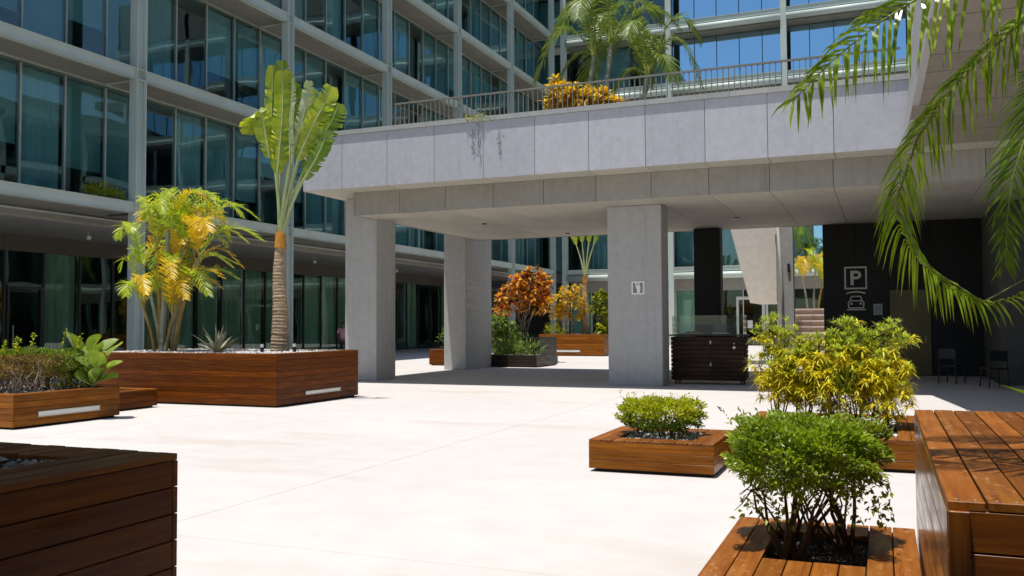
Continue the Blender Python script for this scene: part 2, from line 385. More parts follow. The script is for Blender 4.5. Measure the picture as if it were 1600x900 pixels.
def dup(o, delta, label=None):
    """copy a thing, its parts and sub-parts"""
    c = o.copy(); COL.objects.link(c); W[c] = W[o]+Vector(delta); c.location = o.location+Vector(delta)
    if label: c['label'] = label
    for ch in o.children:
        k = ch.copy(); COL.objects.link(k); k.parent = c
        for g_ in ch.children:
            q = g_.copy(); COL.objects.link(q); q.parent = k
    return c

# ------------------------------------------------------------------ GROUND
g0 = MB(); g0.add([(-600,-600,-0.03),(600,-600,-0.03),(600,600,-0.03),(-600,600,-0.03)], [(0,1,2,3)])
ground = part('ground', g0, M['joint']); ground['kind'] = 'structure'
pav = MB(); pav.box(-60, 40, -12, 90, -0.029, -0.012); pave = part('plaza_pavement', pav, M['joint']); pave['kind'] = 'structure'
XS = [-60, -34.0, -22.1, -16.4, -10.78, -5.07, 1.3, 12, 40]
YS = [-12, -2.5, 5.17, 12.9, 20.9, 29.2, 37.5, 46, 55, 90]
for i in range(len(XS)-1):
    for j in range(len(YS)-1):
        b_ = MB(); gp = 0.005
        x0, x1, y0, y1 = XS[i]+gp, XS[i+1]-gp, YS[j]+gp, YS[j+1]-gp
        dz = random.uniform(-0.0015, 0.0015)
        c_ = 0.006
        b_.add([(x0,y0,-0.02),(x1,y0,-0.02),(x1,y1,-0.02),(x0,y1,-0.02),(x0,y0,-c_+dz),(x1,y0,-c_+dz),(x1,y1,-c_+dz),(x0,y1,-c_+dz),
                (x0+c_,y0+c_,dz),(x1-c_,y0+c_,dz),(x1-c_,y1-c_,dz),(x0+c_,y1-c_,dz)],
               [(0,1,5,4),(1,2,6,5),(2,3,7,6),(3,0,4,7),(4,5,9,8),(5,6,10,9),(6,7,11,10),(7,4,8,11),(8,9,10,11)])
        o = part('paving_slab', b_, M['ground'], pave)
        # keep one continuous texture space over all slabs

# ------------------------------------------------------------------ OFFICE BUILDINGS
LEV = [5.55, 9.95, 14.35, 18.75, 23.15, 27.55]
FH = 4.4
BD = 0.34            # beam depth
def i_section(axis, a, b, p, q, mi=0):
    pass
def build_left():
    XF, XG, XGF = -22.3, -23.9, -28.5
    Y0, BAY = 22.55, 8.05
    t = thing('office_building', 'grey steel and teal glass office block along the left of the plaza', 'building', (XF-4, 40, 0))
    cols = [Y0+BAY*k for k in range(-2, 6)]
    cm = None
    for y in cols:
        b = MB()
        b.box(XF-0.32, XF, y-0.21, y-0.175, 0, 32.0)      # near flange
        b.box(XF-0.32, XF, y+0.175, y+0.21, 0, 32.0)      # far flange
        b.box(XF-0.175, XF-0.145, y-0.175, y+0.175, 0, 32.0)   # web
        c = part('steel_column', b, M['steel'], t, centre=True)
        s = MB()
        for z in LEV:
            for zz in (z-0.005, z-BD-0.01): s.box(XF-0.145, XF-0.012, y-0.174, y+0.174, zz-0.012, zz+0.012)
        part('stiffener', s, M['steel'], c)
    for k in range(len(cols)-1):
        ya, yb = cols[k]+0.212, cols[k+1]-0.212
        for li, z in enumerate(LEV):
            b = MB()
            b.box(XF-0.30, XF-0.01, ya, yb, z-0.03, z)          # top flange
            b.box(XF-0.09, XF-0.06, ya, yb, z-BD+0.03, z-0.03)     # web
            b.box(XF-0.30, XF-0.03, ya, yb, z-BD, z-BD+0.03)
            part('floor_beam', b, M['steel'], t, centre=True)
            if li > 0:
                w3 = (yb-ya+0.42)/3
                for q in range(3):
                    s = MB(); s.box(XG-0.02, XF-0.31, ya-0.21+w3*q+0.006, ya-0.21+w3*(q+1)-0.006, z-BD+0.02, z-BD+0.05)
                    part('soffit_panel', s, M['soffit_metal'], t, centre=True)
                s = MB(); s.box(XG-0.03, XG+0.04, ya-0.21, yb+0.21, z-BD-0.045, z-BD+0.015)
                part('window_head', s, M['alu'], t, centre=True)
                s = MB(); s.box(XG+0.05, XF-0.33, yb+0.10, yb+0.16, z-BD-0.05, z-BD+0.012)
                part('bracket', s, M['steel'], t, centre=True)
            # sill and walkway grating strip over the beam
            s = MB(); s.box(XG+0.02, XF-0.31, ya-0.21, yb+0.21, z-0.10, z-0.035)
            part('ledge', s, M['soffit_metal'], t, centre=True)
    # glazing
    pw = BAY/5
    H = FH-BD-0.12
    pb = MB(); pb.box(-0.01, 0.01, -pw/2+0.03, pw/2-0.03, -H/2, H/2); pane_me = pb.mesh('pane', [M['glass']])
    mb_ = MB(); mb_.box(-0.06, 0.05, -0.03, 0.03, -H/2, H/2); mull_me = mb_.mesh('mullion', [M['alu']])
    bl_full = MB(); bl_full.box(-0.006, 0.006, -pw/2+0.05, pw/2-0.05, -H/2+0.05, H/2); blind_full = {}
    for hfrac in (1.0, 0.72, 0.62, 0.42):
        for mk in ('blind', 'blind2'):
            b = MB(); ns = 1
            b.box(-0.006, 0.006, -pw/2+0.04, pw/2-0.04, H/2-H*hfrac, H/2)
            b.box(-0.02, 0.02, -pw/2+0.04, pw/2-0.04, H/2-H*hfrac-0.03, H/2-H*hfrac)
            blind_full[(hfrac, mk)] = b.mesh('blind', [M[mk]])
    cu0 = MB(); xs0 = np.linspace(-pw/2+0.06, pw/2-0.10, 24)
    for a_, b_ in zip(xs0[:-1], xs0[1:]):
        cu0.add([(0.04*math.sin(a_*36), a_, -H/2), (0.04*math.sin(b_*36), b_, -H/2), (0.04*math.sin(b_*36), b_, H/2), (0.04*math.sin(a_*36), a_, H/2)], [(0, 1, 2, 3)])
    cur_up = cu0.mesh('curtain', [M['blind']])
    rr = random.Random(21)
    for li in range(5):
        zc = LEV[li]+0.0+H/2
        for k in range(0, 31):
            y = cols[1]+pw*k+pw/2
            p_ = inst('pane', pane_me, (XG, y, zc), t, (0, R(rr.uniform(-0.25, 0.25)), R(rr.uniform(-0.3, 0.3))))
            inst('mullion', mull_me, (XG, y-pw/2, zc), t)
            u = rr.random()
            if u < 0.86:
                hf = 1.0 if u < 0.62 else rr.choice((0.62, 0.72, 0.42))
                if u < 0.16: inst('curtain', cur_up, (XG-0.14, y, zc), t)
                else: inst('blind', blind_full[(hf, rr.choice(('blind', 'blind2')))], (XG-0.13, y, zc), t)
    # room slabs, back wall, inner columns
    for li, z in enumerate(LEV):
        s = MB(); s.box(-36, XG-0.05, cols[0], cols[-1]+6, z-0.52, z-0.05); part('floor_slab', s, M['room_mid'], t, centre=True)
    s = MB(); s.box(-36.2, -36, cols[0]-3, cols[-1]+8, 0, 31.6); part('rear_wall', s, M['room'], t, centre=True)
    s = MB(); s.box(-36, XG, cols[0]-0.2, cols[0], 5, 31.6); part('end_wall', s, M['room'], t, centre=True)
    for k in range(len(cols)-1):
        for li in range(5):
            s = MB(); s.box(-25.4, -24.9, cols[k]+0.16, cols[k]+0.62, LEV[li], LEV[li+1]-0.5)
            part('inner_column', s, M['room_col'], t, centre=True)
    # parapet above
    s = MB(); s.box(XG-0.1, XF, cols[0], cols[-1]+0.2, 27.6, 31.9); part('parapet', s, M['soffit_metal'], t, centre=True)
    s = MB(); s.box(-36.2, XG-0.1, cols[0]-3, cols[-1]+8, 31.7, 32.1); part('roof', s, M['soffit_metal'], t, centre=True)
    # ground floor
    for k in range(len(cols)-1):
        s = MB(); s.box(-23.9, XF-0.31, cols[k]+0.21, cols[k+1]-0.21, 5.19, 5.23); part('soffit_panel', s, M['soffit_metal'], t, centre=True)
        s = MB(); s.box(-23.98, -23.9, cols[k], cols[k+1]-0.02, 4.93, 5.24); part('drop_edge', s, M['soffit_metal'], t, centre=True)
        s = MB(); s.box(-23.88, -23.80, cols[k], cols[k+1]-0.02, 5.05, 5.10); part('edge_rail', s, M['steel'], t, centre=True)
        s = MB(); s.box(XGF-0.1, -23.98, cols[k]+0.01, cols[k+1]-0.01, 4.84, 4.98); part('concrete_soffit', s, M['gf_soffit'], t, centre=True)
        s = MB(); s.box(XGF-0.08, XGF+0.02, cols[k]+0.005, cols[k+1]-0.005, 4.24, 4.838); part('header_panel', s, M['header'], t, centre=True)
    H2 = 4.2
    pb = MB(); pb.box(-0.012, 0.012, -pw/2+0.04, pw/2-0.04, -H2/2, H2/2); pane2 = pb.mesh('pane', [M['gf_glass']])
    mb_ = MB(); mb_.box(-0.06, 0.05, -0.04, 0.04, -H2/2, H2/2); mull2 = mb_.mesh('mullion', [M['dark_alu']])
    cu = MB()
    xs = np.linspace(-pw/2+0.08, pw/2-0.12, 22)
    for a_, b_ in zip(xs[:-1], xs[1:]):
        za = 0.04*math.sin(a_*38); zb = 0.04*math.sin(b_*38)
        cu.add([(za, a_, -H2/2), (zb, b_, -H2/2), (zb, b_, H2/2), (za, a_, H2/2)], [(0, 1, 2, 3)])
    cur_me = cu.mesh('curtain', [M['curtain']])
    for k in range(0, 31):
        y = cols[1]+pw*k+pw/2
        inst('pane', pane2, (XGF, y, 0.05+H2/2), t, (0, 0, R(rr.uniform(-0.3, 0.3))))
        inst('mullion', mull2, (XGF, y-pw/2, 0.05+H2/2), t)
        if (k in range(9, 22) and k != 15) or rr.random() < 0.25:
            inst('curtain', cur_me, (XGF-0.16, y, 0.05+H2/2), t)
    s = MB(); s.box(XGF-0.06, XGF+0.06, cols[1], cols[-1], 0, 0.08); part('sill', s, M['dark_alu'], t, centre=True)
    # entrance door beside the near column
    d = MB(); yd = cols[2]+pw*1.02-1.61*1.0
    for (a_, b_, c_, e_) in ((yd+0.05, yd+0.13, 0.05, 2.9), (yd+1.42, yd+1.5, 0.05, 2.9), (yd+0.05, yd+1.5, 2.9, 2.98)):
        d.box(XGF+0.02, XGF+0.09, a_, b_, c_, e_)
    dr = part('door', d, M['dark_alu'], t, centre=True)
    h = MB(); h.tube([(XGF+0.14, yd+0.25, 0.8), (XGF+0.14, yd+0.25, 1.6)], 0.018); part('handle', h, M['white_alu'], dr)
    for y in (23.5, 29.2, 37.0, 45):
        b = MB(); b.tube([(-25.6, y, 4.84), (-25.6, y, 4.70)], 0.025); b.tube([(-25.6, y, 4.72), (-25.45, y-0.12, 4.60)], [0.05, 0.09], 8)
        part('spotlight', b, M['lamp'], t, smooth=True)
    return t
build_left()

def build_back():
    YC, YG = 63.5, 65.1
    XB = [-21.8+7.95*k for k in range(0, 6)]
    t = thing('office_building', 'far office wing closing the plaza, windows tinted with the reflected blue of the sky above its balcony', 'building', (-6, YC+4, 0))
    for x in XB:
        b = MB()
        b.box(x-0.2, x+0.2, YC, YC+0.035, 0, 32.0); b.box(x-0.2, x+0.2, YC+0.285, YC+0.32, 0, 32.0); b.box(x-0.02, x+0.02, YC+0.035, YC+0.285, 0, 32.0)
        part('steel_column', b, M['steel'], t, centre=True)
    for k in range(len(XB)-1):
        xa, xb = XB[k]+0.202, XB[k+1]-0.202
        for li, z in enumerate(LEV):
            b = MB(); b.box(xa, xb, YC+0.02, YC+0.28, z-0.03, z); b.box(xa, xb, YC+0.06, YC+0.09, z-BD+0.03, z-0.03); b.box(xa, xb, YC+0.03, YC+0.28, z-BD, z-BD+0.03)
            part('floor_beam', b, M['steel'], t, centre=True)
            b = MB(); b.tube([(xa, YC+0.10, z-0.62), (xb, YC+0.10, z-0.62)], 0.24, 12); part('round_edge', b, M['steel'], t, smooth=True, centre=True)
            s = MB(); s.box(xa-0.2, xb+0.2, YC+0.30, YG, z-BD-0.55, z-BD-0.5); part('soffit_panel', s, M['soffit_metal'], t, centre=True)
            s = MB(); s.box(xa-0.2, xb+0.2, YC+0.29, YG-0.02, z-0.10, z-0.04); part('ledge', s, M['soffit_metal'], t, centre=True)
    pw = 7.95/5; H = FH-BD-0.6
    me = {}
    for key in ('glass', 'sky_glass'):
        pb = MB(); pb.box(-pw/2+0.025, pw/2-0.025, -0.01, 0.01, -H/2, H/2); me[key] = pb.mesh('pane', [M[key]])
    mb_ = MB(); mb_.box(-0.025, 0.025, -0.05, 0.03, -H/2, H/2); mull = mb_.mesh('mullion', [M['dark_alu']])
    bl = MB(); bl.box(-pw/2+0.04, pw/2-0.04, -0.006, 0.006, -H/2, H/2); blm = bl.mesh('blind', [M['blind']])
    rr = random.Random(5)
    for li in range(5):
        zc = LEV[li]-0.0+H/2
        for k in range(-2, 25):
            x = XB[0]+pw*k+pw/2
            key = 'sky_glass' if (li >= 2 and x > -13.9) or (li == 0 and x > -4) else 'glass'
            inst('pane', me[key], (x, YG, zc), t, (R(rr.uniform(-0.15, 0.15)), 0, R(rr.uniform(-0.15, 0.15))))
            inst('mullion', mull, (x-pw/2, YG, zc), t)
            if rr.random() < 0.55: inst('blind', blm, (x, YG+0.3, zc), t)
    f = MB(); x = XB[2]+pw*6.5; zc = LEV[2]+H*0.62
    x = -14+0.0+1.59*7+1.59/2-0.0
    x = XB[0]+pw*12+pw/2
    for (a, b_, c, d) in ((-pw/2+.03, -pw/2+.09, -1.0, 1.35), (pw/2-.09, pw/2-.03, -1.0, 1.35), (-pw/2+.03, pw/2-.03, -1.06, -1.0), (-pw/2+.03, pw/2-.03, 1.35, 1.41)):
        f.box(x+a, x+b_, YG-0.06, YG-0.012, zc+c, zc+d)
    part('opening_sash', f, M['dark_alu'], t, centre=True)
    for z in LEV:
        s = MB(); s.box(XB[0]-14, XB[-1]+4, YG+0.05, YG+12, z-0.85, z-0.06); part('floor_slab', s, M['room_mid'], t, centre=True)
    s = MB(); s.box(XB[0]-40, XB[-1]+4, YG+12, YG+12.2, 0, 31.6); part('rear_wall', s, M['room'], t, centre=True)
    s = MB(); s.box(XB[0], XB[-1], YC, YG+12, 27.6, 31.9); part('parapet', s, M['soffit_metal'], t, centre=True)
    # ground floor: header, pale blind panels, glazed doors
    s = MB(); s.box(XB[0], XB[-1], YG-0.06, YG+0.04, 3.9, 4.98); part('header_panel', s, M['gf_soffit'], t, centre=True)
    H2 = 3.85
    pb = MB(); pb.box(-pw/2+0.04, pw/2-0.04, -0.01, 0.01, -H2/2, H2/2); p2 = pb.mesh('pane', [M['gf_glass']])
    mb_ = MB(); mb_.box(-0.03, 0.03, -0.05, 0.03, -H2/2, H2/2); m2 = mb_.mesh('mullion', [M['white_alu']])
    bl = MB(); bl.box(-pw/2+0.06, pw/2-0.06, -0.01, 0.01, -H2/2, H2/2); b2 = bl.mesh('blind', [M['blind']])
    for k in range(-1, 25):
        x = XB[0]+pw*k+pw/2
        inst('pane', p2, (x, YG, H2/2+0.05), t); inst('mullion', m2, (x-pw/2, YG, H2/2+0.05), t)
        if k in (5, 6) or rr.random() < 0.1: inst('blind', b2, (x, YG+0.12, H2/2+0.05), t)
    for dx in (-9.55, -7.55):
        d = MB()
        d.box(dx, dx+0.16, YG-0.12, YG-0.02, 0, 3.2); d.box(dx+1.75, dx+1.95, YG-0.12, YG-0.02, 0, 3.2); d.box(dx, dx+1.95, YG-0.12, YG-0.02, 3.2, 3.42)
        dr = part('glazed_door', d, M['white_alu'], t, centre=True)
        q = MB(); q.box(dx+0.75, dx+1.1, YG-0.09, YG-0.06, 1.2, 1.75); part('paper_notice', q, M['paper'], dr)
    return t
build_back()

def build_opposite():
    t = thing('office_building', 'office block across the plaza seen only as a reflection in the left windows', 'building', (15, 35, 0))
    X = 15.0
    for z in LEV[:4]:
        b = MB(); b.box(X-0.3, X, -8, 66, z-0.5, z); part('floor_beam', b, M['steel'], t, centre=True)
        b = MB(); b.box(X, X+2, -8, 66, z-0.75, z-0.5); part('soffit_panel', b, M['soffit_metal'], t, centre=True)
    for k in range(10):
        b = MB(); b.box(X-0.3, X+0.1, -7+8*k, -6.6+8*k, 0, 19.4); part('steel_column', b, M['steel'], t, centre=True)
        for li in range(4):
            b = MB(); b.box(X+1.6, X+1.65, -7+8*k+0.1, 1+8*k-0.1, 0.1 if li == 0 else LEV[li-1], LEV[li]-0.75); part('pane', b, M['glass'], t, centre=True)
            for q in range(5):
                if random.random() < 0.5:
                    b = MB(); b.box(X+1.9, X+1.92, -7+8*k+1.6*q+0.1, -7+8*k+1.6*q+1.5, 0.1 if li == 0 else LEV[li-1], LEV[li]-0.75); part('blind', b, M['blind'], t, centre=True)
    b = MB(); b.box(X+4, X+4.2, -8, 66, 0, 19); part('rear_wall', b, M['room'], t, centre=True)
    b = MB(); b.box(X-0.6, X+5, -8, 66, 18.75, 19.5); part('roof', b, M['soffit_metal'], t, centre=True)
build_opposite()

# ------------------------------------------------------------------ PORTICO
def build_portico():
    t = thing('concrete_portico', 'grey concrete portico with panelled fascia and roof terrace on thick columns', 'portico', (-6.8, 24, 0))
    YF, YL, YB = 19.82, 20.56, 28.35
    PX = [-14.05]+[-12.85+1.331*k for k in range(0, 10)]+[0.80]
    gp = 0.006
    for i in range(len(PX)-1):
        b = MB(); b.box(PX[i]+gp, PX[i+1]-gp, YF, YF+0.06, 5.05, 6.43); part('fascia_panel', b, M['fascia'], t, centre=True)
    LX = [-12.9]+[-12.85+1.331*k+(-0.06 if 1 else 0) for k in range(1, 11)]+[2.0, 3.3, 4.6]
    for i in range(len(LX)-1):
        b = MB(); b.box(LX[i]+gp, LX[i+1]-gp, YL, YL+0.05, 4.43, 5.04); part('band_panel', b, M['lower'], t, centre=True)
        b = MB(); b.box(LX[i]+gp, LX[i+1]-gp, YL+0.055, YB, 4.44, 4.49); part('soffit_panel', b, M['soffit'], t, centre=True)
    b = MB(); b.box(-12.9, 4.6, YB, YB+0.08, 4.43, 6.3); part('rear_edge', b, M['lower'], t, centre=True)
    b = MB(); b.box(-12.98, -12.9, YL, YB+0.08, 4.43, 5.04); part('end_panel', b, M['lower'], t, centre=True)
    # ledge soffit pieces under fascia
    for i in range(len(PX)-1):
        b = MB(); b.box(PX[i]+gp, PX[i+1]-gp, YF+0.002, YL+0.04 if PX[i] > -13 else 24, 5.045, 5.075); part('ledge_panel', b, M['soffit'], t, centre=True)
    b = MB(); b.box(0.81, 4.6, YF+0.02, YL+0.04, 5.045, 5.075); part('ledge_panel', b, M['soffit'], t, centre=True)
    b = MB(); b.box(-14.04, -13.0, YB+0.09, 30.05, 5.045, 6.43); part('edge_beam', b, M['lower'], t, centre=True)
    b = MB(); b.box(-14.04, -12.99, 24, YB, 5.045, 5.075); part('ledge_panel', b, M['soffit'], t, centre=True)
    b = MB(); b.box(-14.05, -13.99, YF+0.062, YB+0.08, 5.05, 6.43); part('fascia_panel', b, M['fascia'], t, centre=True)
    b = MB(); b.box(-13.985, 4.6, YF+0.065, YB-0.002, 5.08, 6.22); part('roof_deck', b, M['joint'], t, centre=True)
    # cap
    CX = np.linspace(-14.09, 0.72, 9)
    for a, c in zip(CX[:-1], CX[1:]):
        b = MB(); b.box(a+0.003, c-0.003, YF-0.04, YF+0.30, 6.435, 6.55+random.uniform(-0.004, 0.004)); part('coping_stone', b, M['cap'], t, centre=True)
    b = MB(); b.box(-14.09, -13.75, YF+0.305, YB+0.1, 6.435, 6.55); part('coping_stone', b, M['cap'], t, centre=True)
    # columns
    for (x0, x1, y0, y1, z1) in ((-13.80, -12.80, 21.45, 22.5, 5.04), (-13.92, -13.1, 27.8, 30.0, 5.04), (-6.32, -4.96, 21.7, 22.45, 4.435)):
        bb = bevel_box(x1-x0, y1-y0, z1, M['column'], 0.012)
        inst('column', bb, ((x0+x1)/2, (y0+y1)/2, z1/2), t)
    inst('column', bevel_box(0.8, 0.5, 4.435, M['black'], 0.01), (-4.95, 28.05, 2.2175), t)
    # small soffit fittings
    for (x, y) in ((-10.6, 23.8), (-7.4, 26.6), (-3.7, 25.4), (-2.9, 32.0), (-9.3, 27.4)):
        b = MB(); b.tube([(x, y, 4.44), (x, y, 4.415)], 0.07, 10); part('ceiling_fitting', b, M['blackplastic'], t)
    # railing
    rl = MB(); z0, z1 = 6.55, 7.13; yr = YF+0.14
    rl.box(-11.35, 0.44, yr-0.025, yr+0.025, z1-0.02, z1+0.02)
    rail = part('railing', rl, M['rail'], t)
    bm_ = MB(); bm_.box(-0.009, 0.009, -0.018, 0.018, 0, z1-z0-0.021); bme = bm_.mesh('baluster', [M['rail']])
    x = -11.33
    while x < 0.43:
        inst('baluster', bme, (x, yr, z0+0.001), rail); x += 0.124
    rl = MB(); rl.box(-11.375, -11.352, yr, YB, z1-0.02, z1+0.02); rail2 = part('railing', rl, M['rail'], t)
    for k in range(28): inst('baluster', bme, (-11.365, yr+0.2+k*0.26, 6.30), rail2)
    return t
build_portico()

# ------------------------------------------------------------------ RIGHT WING over the parking lobby
def build_wing():
    t = thing('concrete_building', 'concrete wing at right leaning out over the plaza with a sloping board-marked underside', 'building', (4, 20, 0))
    A = Vector((0.462, 19.80, 5.05)); E_ = Vector((1.046, 13.0, 7.45)); up = Vector((0.26, 0, 2.95))
    k = 5.8
    A2 = A+up*k; E2 = E_+up*k
    b = MB(); b.add([A, A2, E2, E_], [(0, 1, 2, 3)])
    # give the left face thickness
    off = Vector((0.12, 0.0, 0))
    b.add([p+off for p in (A, A2, E2, E_)], [(3, 2, 1, 0)])
    b.add([A, E_, E_+off, A+off], [(0, 1, 2, 3)])
    part('side_wall', b, M['wing'], t)
    b = MB(); b.box(E_.x+0.13, 9, 13.0, 13.15, 7.45, 20); part('front_wall', b, M['wing'], t)
    b = MB(); b.box(2.2, 9, 20.4, 20.55, 5.05, 20); part('rear_wall', b, M['wing'], t)
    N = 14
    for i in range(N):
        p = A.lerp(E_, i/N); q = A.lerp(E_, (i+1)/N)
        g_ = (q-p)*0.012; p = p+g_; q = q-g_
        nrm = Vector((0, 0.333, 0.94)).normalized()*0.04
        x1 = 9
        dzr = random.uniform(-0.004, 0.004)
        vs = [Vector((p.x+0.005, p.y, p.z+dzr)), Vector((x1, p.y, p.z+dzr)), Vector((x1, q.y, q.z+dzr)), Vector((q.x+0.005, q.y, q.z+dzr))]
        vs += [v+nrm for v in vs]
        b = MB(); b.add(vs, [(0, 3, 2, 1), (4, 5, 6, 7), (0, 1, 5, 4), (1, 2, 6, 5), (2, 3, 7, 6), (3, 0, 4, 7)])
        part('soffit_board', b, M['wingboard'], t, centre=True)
    # parking lobby
    def blk(x0, x1, z0, z1, nm='wall_panel', mt='black', y=28.30, th=0.1):
        b = MB(); b.box(x0+0.004, x1-0.004, y, y+th, z0+0.004, z1-0.004); return part(nm, b, M[mt], t, centre=True)
    for (x0, x1) in ((-1.62, -0.72), (-0.72, 0.17)):
        for (z0, z1) in ((0, 1.5), (1.5, 3.0), (3.0, 4.43)): blk(x0, x1, z0, z1)
    blk(0.17, 1.28, 2.46, 4.43)
    for (z0, z1) in ((0, 2.2), (2.2, 4.43)): blk(1.28, 2.6, z0, z1)
    b = MB(); b.box(-1.62, 2.6, 28.42, 28.6, 0, 4.43); part('wall_core', b, M['black'], t, centre=True)
    d = MB(); d.box(0.19, 1.26, 28.315, 28.36, 0.02, 2.45); dr = part('door', d, M['bronze'], t, centre=True)
    h = MB(); h.tube([(1.12, 28.27, 0.95), (1.12, 28.27, 1.15)], 0.012); part('handle', h, M['pipe'], dr)
    b = MB(); b.box(2.6, 2.75, 24.5, 28.5, 0, 4.43); part('side_partition', b, M['lobby'], t, centre=True)
    b = MB(); b.box(2.755, 6.0, 24.5, 24.65, 0, 4.43); part('return_wall', b, M['lobby'], t, centre=True)
    b = MB(); b.box(4.6, 4.75, 16.0, 24.49, 0, 5.03); part('end_wall', b, M['lobby'], t, centre=True)  # out-of-view wall added to close the lobby and darken it
    b = MB(); b.box(-1.62, -1.5, 28.61, 31.5, 0, 4.43); part('side_partition', b, M['black'], t, centre=True)
    return t
build_wing()

def build_shade_canopy():  # unseen slab added to keep sun off the nearest planters
    t = thing('shade_canopy', 'unseen flat concrete canopy on round posts, added behind the viewpoint to shade the near planters', 'canopy', (1, -5, 0))
    b = MB(); b.box(-9, 12, -12, 1.98, 4.9, 5.5); part('roof_slab', b, M['soffit'], t, centre=True)
    b = MB(); b.box(-9.02, 12.02, 1.981, 2.02, 4.88, 5.6); part('edge_board', b, M['lower'], t, centre=True)
    for x in (-7, 0, 7):
        b = MB(); b.tube([(x, -2.5, 0), (x, -2.5, 4.9)], 0.22, 16); part('post', b, M['column'], t, smooth=True, centre=True)
    b = MB(); b.box(-9, 12, -12.2, -12, 0, 5.5); part('back_wall', b, M['room_mid'], t, centre=True)
build_shade_canopy()

# signs ----------------------------------------------------------------
def seg(b, p, q, w, y0, y1):
    p = Vector((p[0], p[1])); q = Vector((q[0], q[1])); d = (q-p).normalized(); n_ = Vector((-d.y, d.x))*w/2
    b.poly_prism([p-n_-d*w*0.0, q-n_, q+n_, p+n_], 'y', y0, y1)
def parking_sign():
    t = thing('parking_sign', 'pale grey parking symbol, letter P in a square over a car, on the black wall', 'sign', (-0.72, 28.29, 1.9))
    y0, y1 = 28.282, 28.298
    x0, x1, z0, z1 = -1.03, -0.41, 2.50, 3.16; w = 0.045
    b = MB(); b.box(x0, x1, y0, y1, z1-w, z1); b.box(x0, x1, y0, y1, z0, z0+w); b.box(x0, x0+w, y0, y1, z0+w, z1-w); b.box(x1-w, x1, y0, y1, z0+w, z1-w)
    part('square_border', b, M['signgrey'], t)
    # letter P
    b = MB(); px = -0.86; pz = 2.62; hgt = 0.42; sw = 0.085
    b.box(px, px+sw, y0, y1, pz, pz+hgt)
    cx, cz, ro, ri = px+0.17, pz+hgt-0.125, 0.125, 0.045
    arc = [(cx+ro*math.cos(a), cz+ro*math.sin(a)) for a in np.linspace(-math.pi/2, math.pi/2, 10)]
    arci = [(cx+ri*math.cos(a), cz+ri*math.sin(a)) for a in np.linspace(-math.pi/2, math.pi/2, 10)]
    for k in range(9): b.poly_prism([arc[k], arc[k+1], arci[k+1], arci[k]], 'y', y0, y1)
    b.box(px+sw, cx, y0, y1, cz+ri, cz+ro); b.box(px+sw, cx, y0, y1, cz-ro, cz-ri)
    part('letter_p', b, M['signgrey'], t)
    # roof arc
    b = MB(); pts = [(-0.98, 2.375), (-0.86, 2.41), (-0.72, 2.422), (-0.58, 2.41), (-0.46, 2.375)]
    for p, q in zip(pts[:-1], pts[1:]): seg(b, p, q, 0.038, y0, y1)
    part('roof_arc', b, M['signgrey'], t)
    # car outline
    b = MB(); c = [(-0.92, 1.95), (-0.935, 2.10), (-0.885, 2.16), (-0.84, 2.29), (-0.60, 2.29), (-0.555, 2.16), (-0.505, 2.10), (-0.52, 1.95)]
    for p, q in zip(c, c[1:]+c[:1]): seg(b, p, q, 0.032, y0, y1)
    seg(b, (-0.885, 2.16), (-0.555, 2.16), 0.028, y0, y1)
    for x in (-0.845, -0.595):
        b.poly_prism([(x+0.035*math.cos(a), 2.075+0.035*math.sin(a)) for a in np.linspace(0, 2*math.pi, 10)[:-1]], 'y', y0, y1)
    part('car_outline', b, M['signgrey'], t)
    b = MB(); b.box(-0.98, -0.46, y0, y1, 1.885, 1.915); part('ground_line', b, M['signgrey'], t)
parking_sign()
def small_notice():
    t = thing('notice', 'small framed blue-grey notice right of the parking symbol on the black wall', 'notice', (-0.13, 28.29, 1.75))
    b = MB(); b.box(-0.25, -0.01, 28.27, 28.295, 1.74, 2.06); part('notice_frame', b, M['pipe'], t)
    b = MB(); b.box(-0.225, -0.035, 28.262, 28.269, 1.77, 2.03); part('notice_sheet', b, M['bluepaper'], t)
small_notice()
def hand_sign():
    t = thing('pictogram_sign', 'white bordered square pictogram sign on the middle concrete column', 'sign', (-5.55, 21.69, 2.24))
    y = 21.70; x0, x1, z0, z1 = -5.71, -5.39, 2.24, 2.56
    b = MB(); b.box(x0+0.03, x1-0.03, y-0.012, y-0.001, z0+0.03, z1-0.03); part('field', b, M['signmid'], t)
    b = MB(); w = 0.035
    b.box(x0, x1, y-0.018, y-0.001, z1-w, z1); b.box(x0, x1, y-0.018, y-0.001, z0, z0+w); b.box(x0, x0+w, y-0.018, y-0.001, z0+w, z1-w); b.box(x1-w, x1, y-0.018, y-0.001, z0+w, z1-w)
    part('border', b, M['signwhite'], t)
    b = MB(); P_ = [(-5.62, 2.52), (-5.61, 2.44), (-5.58, 2.36), (-5.565, 2.275), (-5.51, 2.275), (-5.495, 2.34), (-5.485, 2.42), (-5.51, 2.47), (-5.50, 2.52)]
    b.poly_prism(P_, 'y', y-0.0175, y-0.0125); part('figure', b, M['signwhite'], t)
    b = MB(); b.poly_prism([(-5.59, 2.50), (-5.575, 2.46), (-5.55, 2.475), (-5.53, 2.49), (-5.535, 2.505)], 'y', y-0.02, y-0.0176); part('inner_mark', b, M['signmid'], t)
hand_sign()
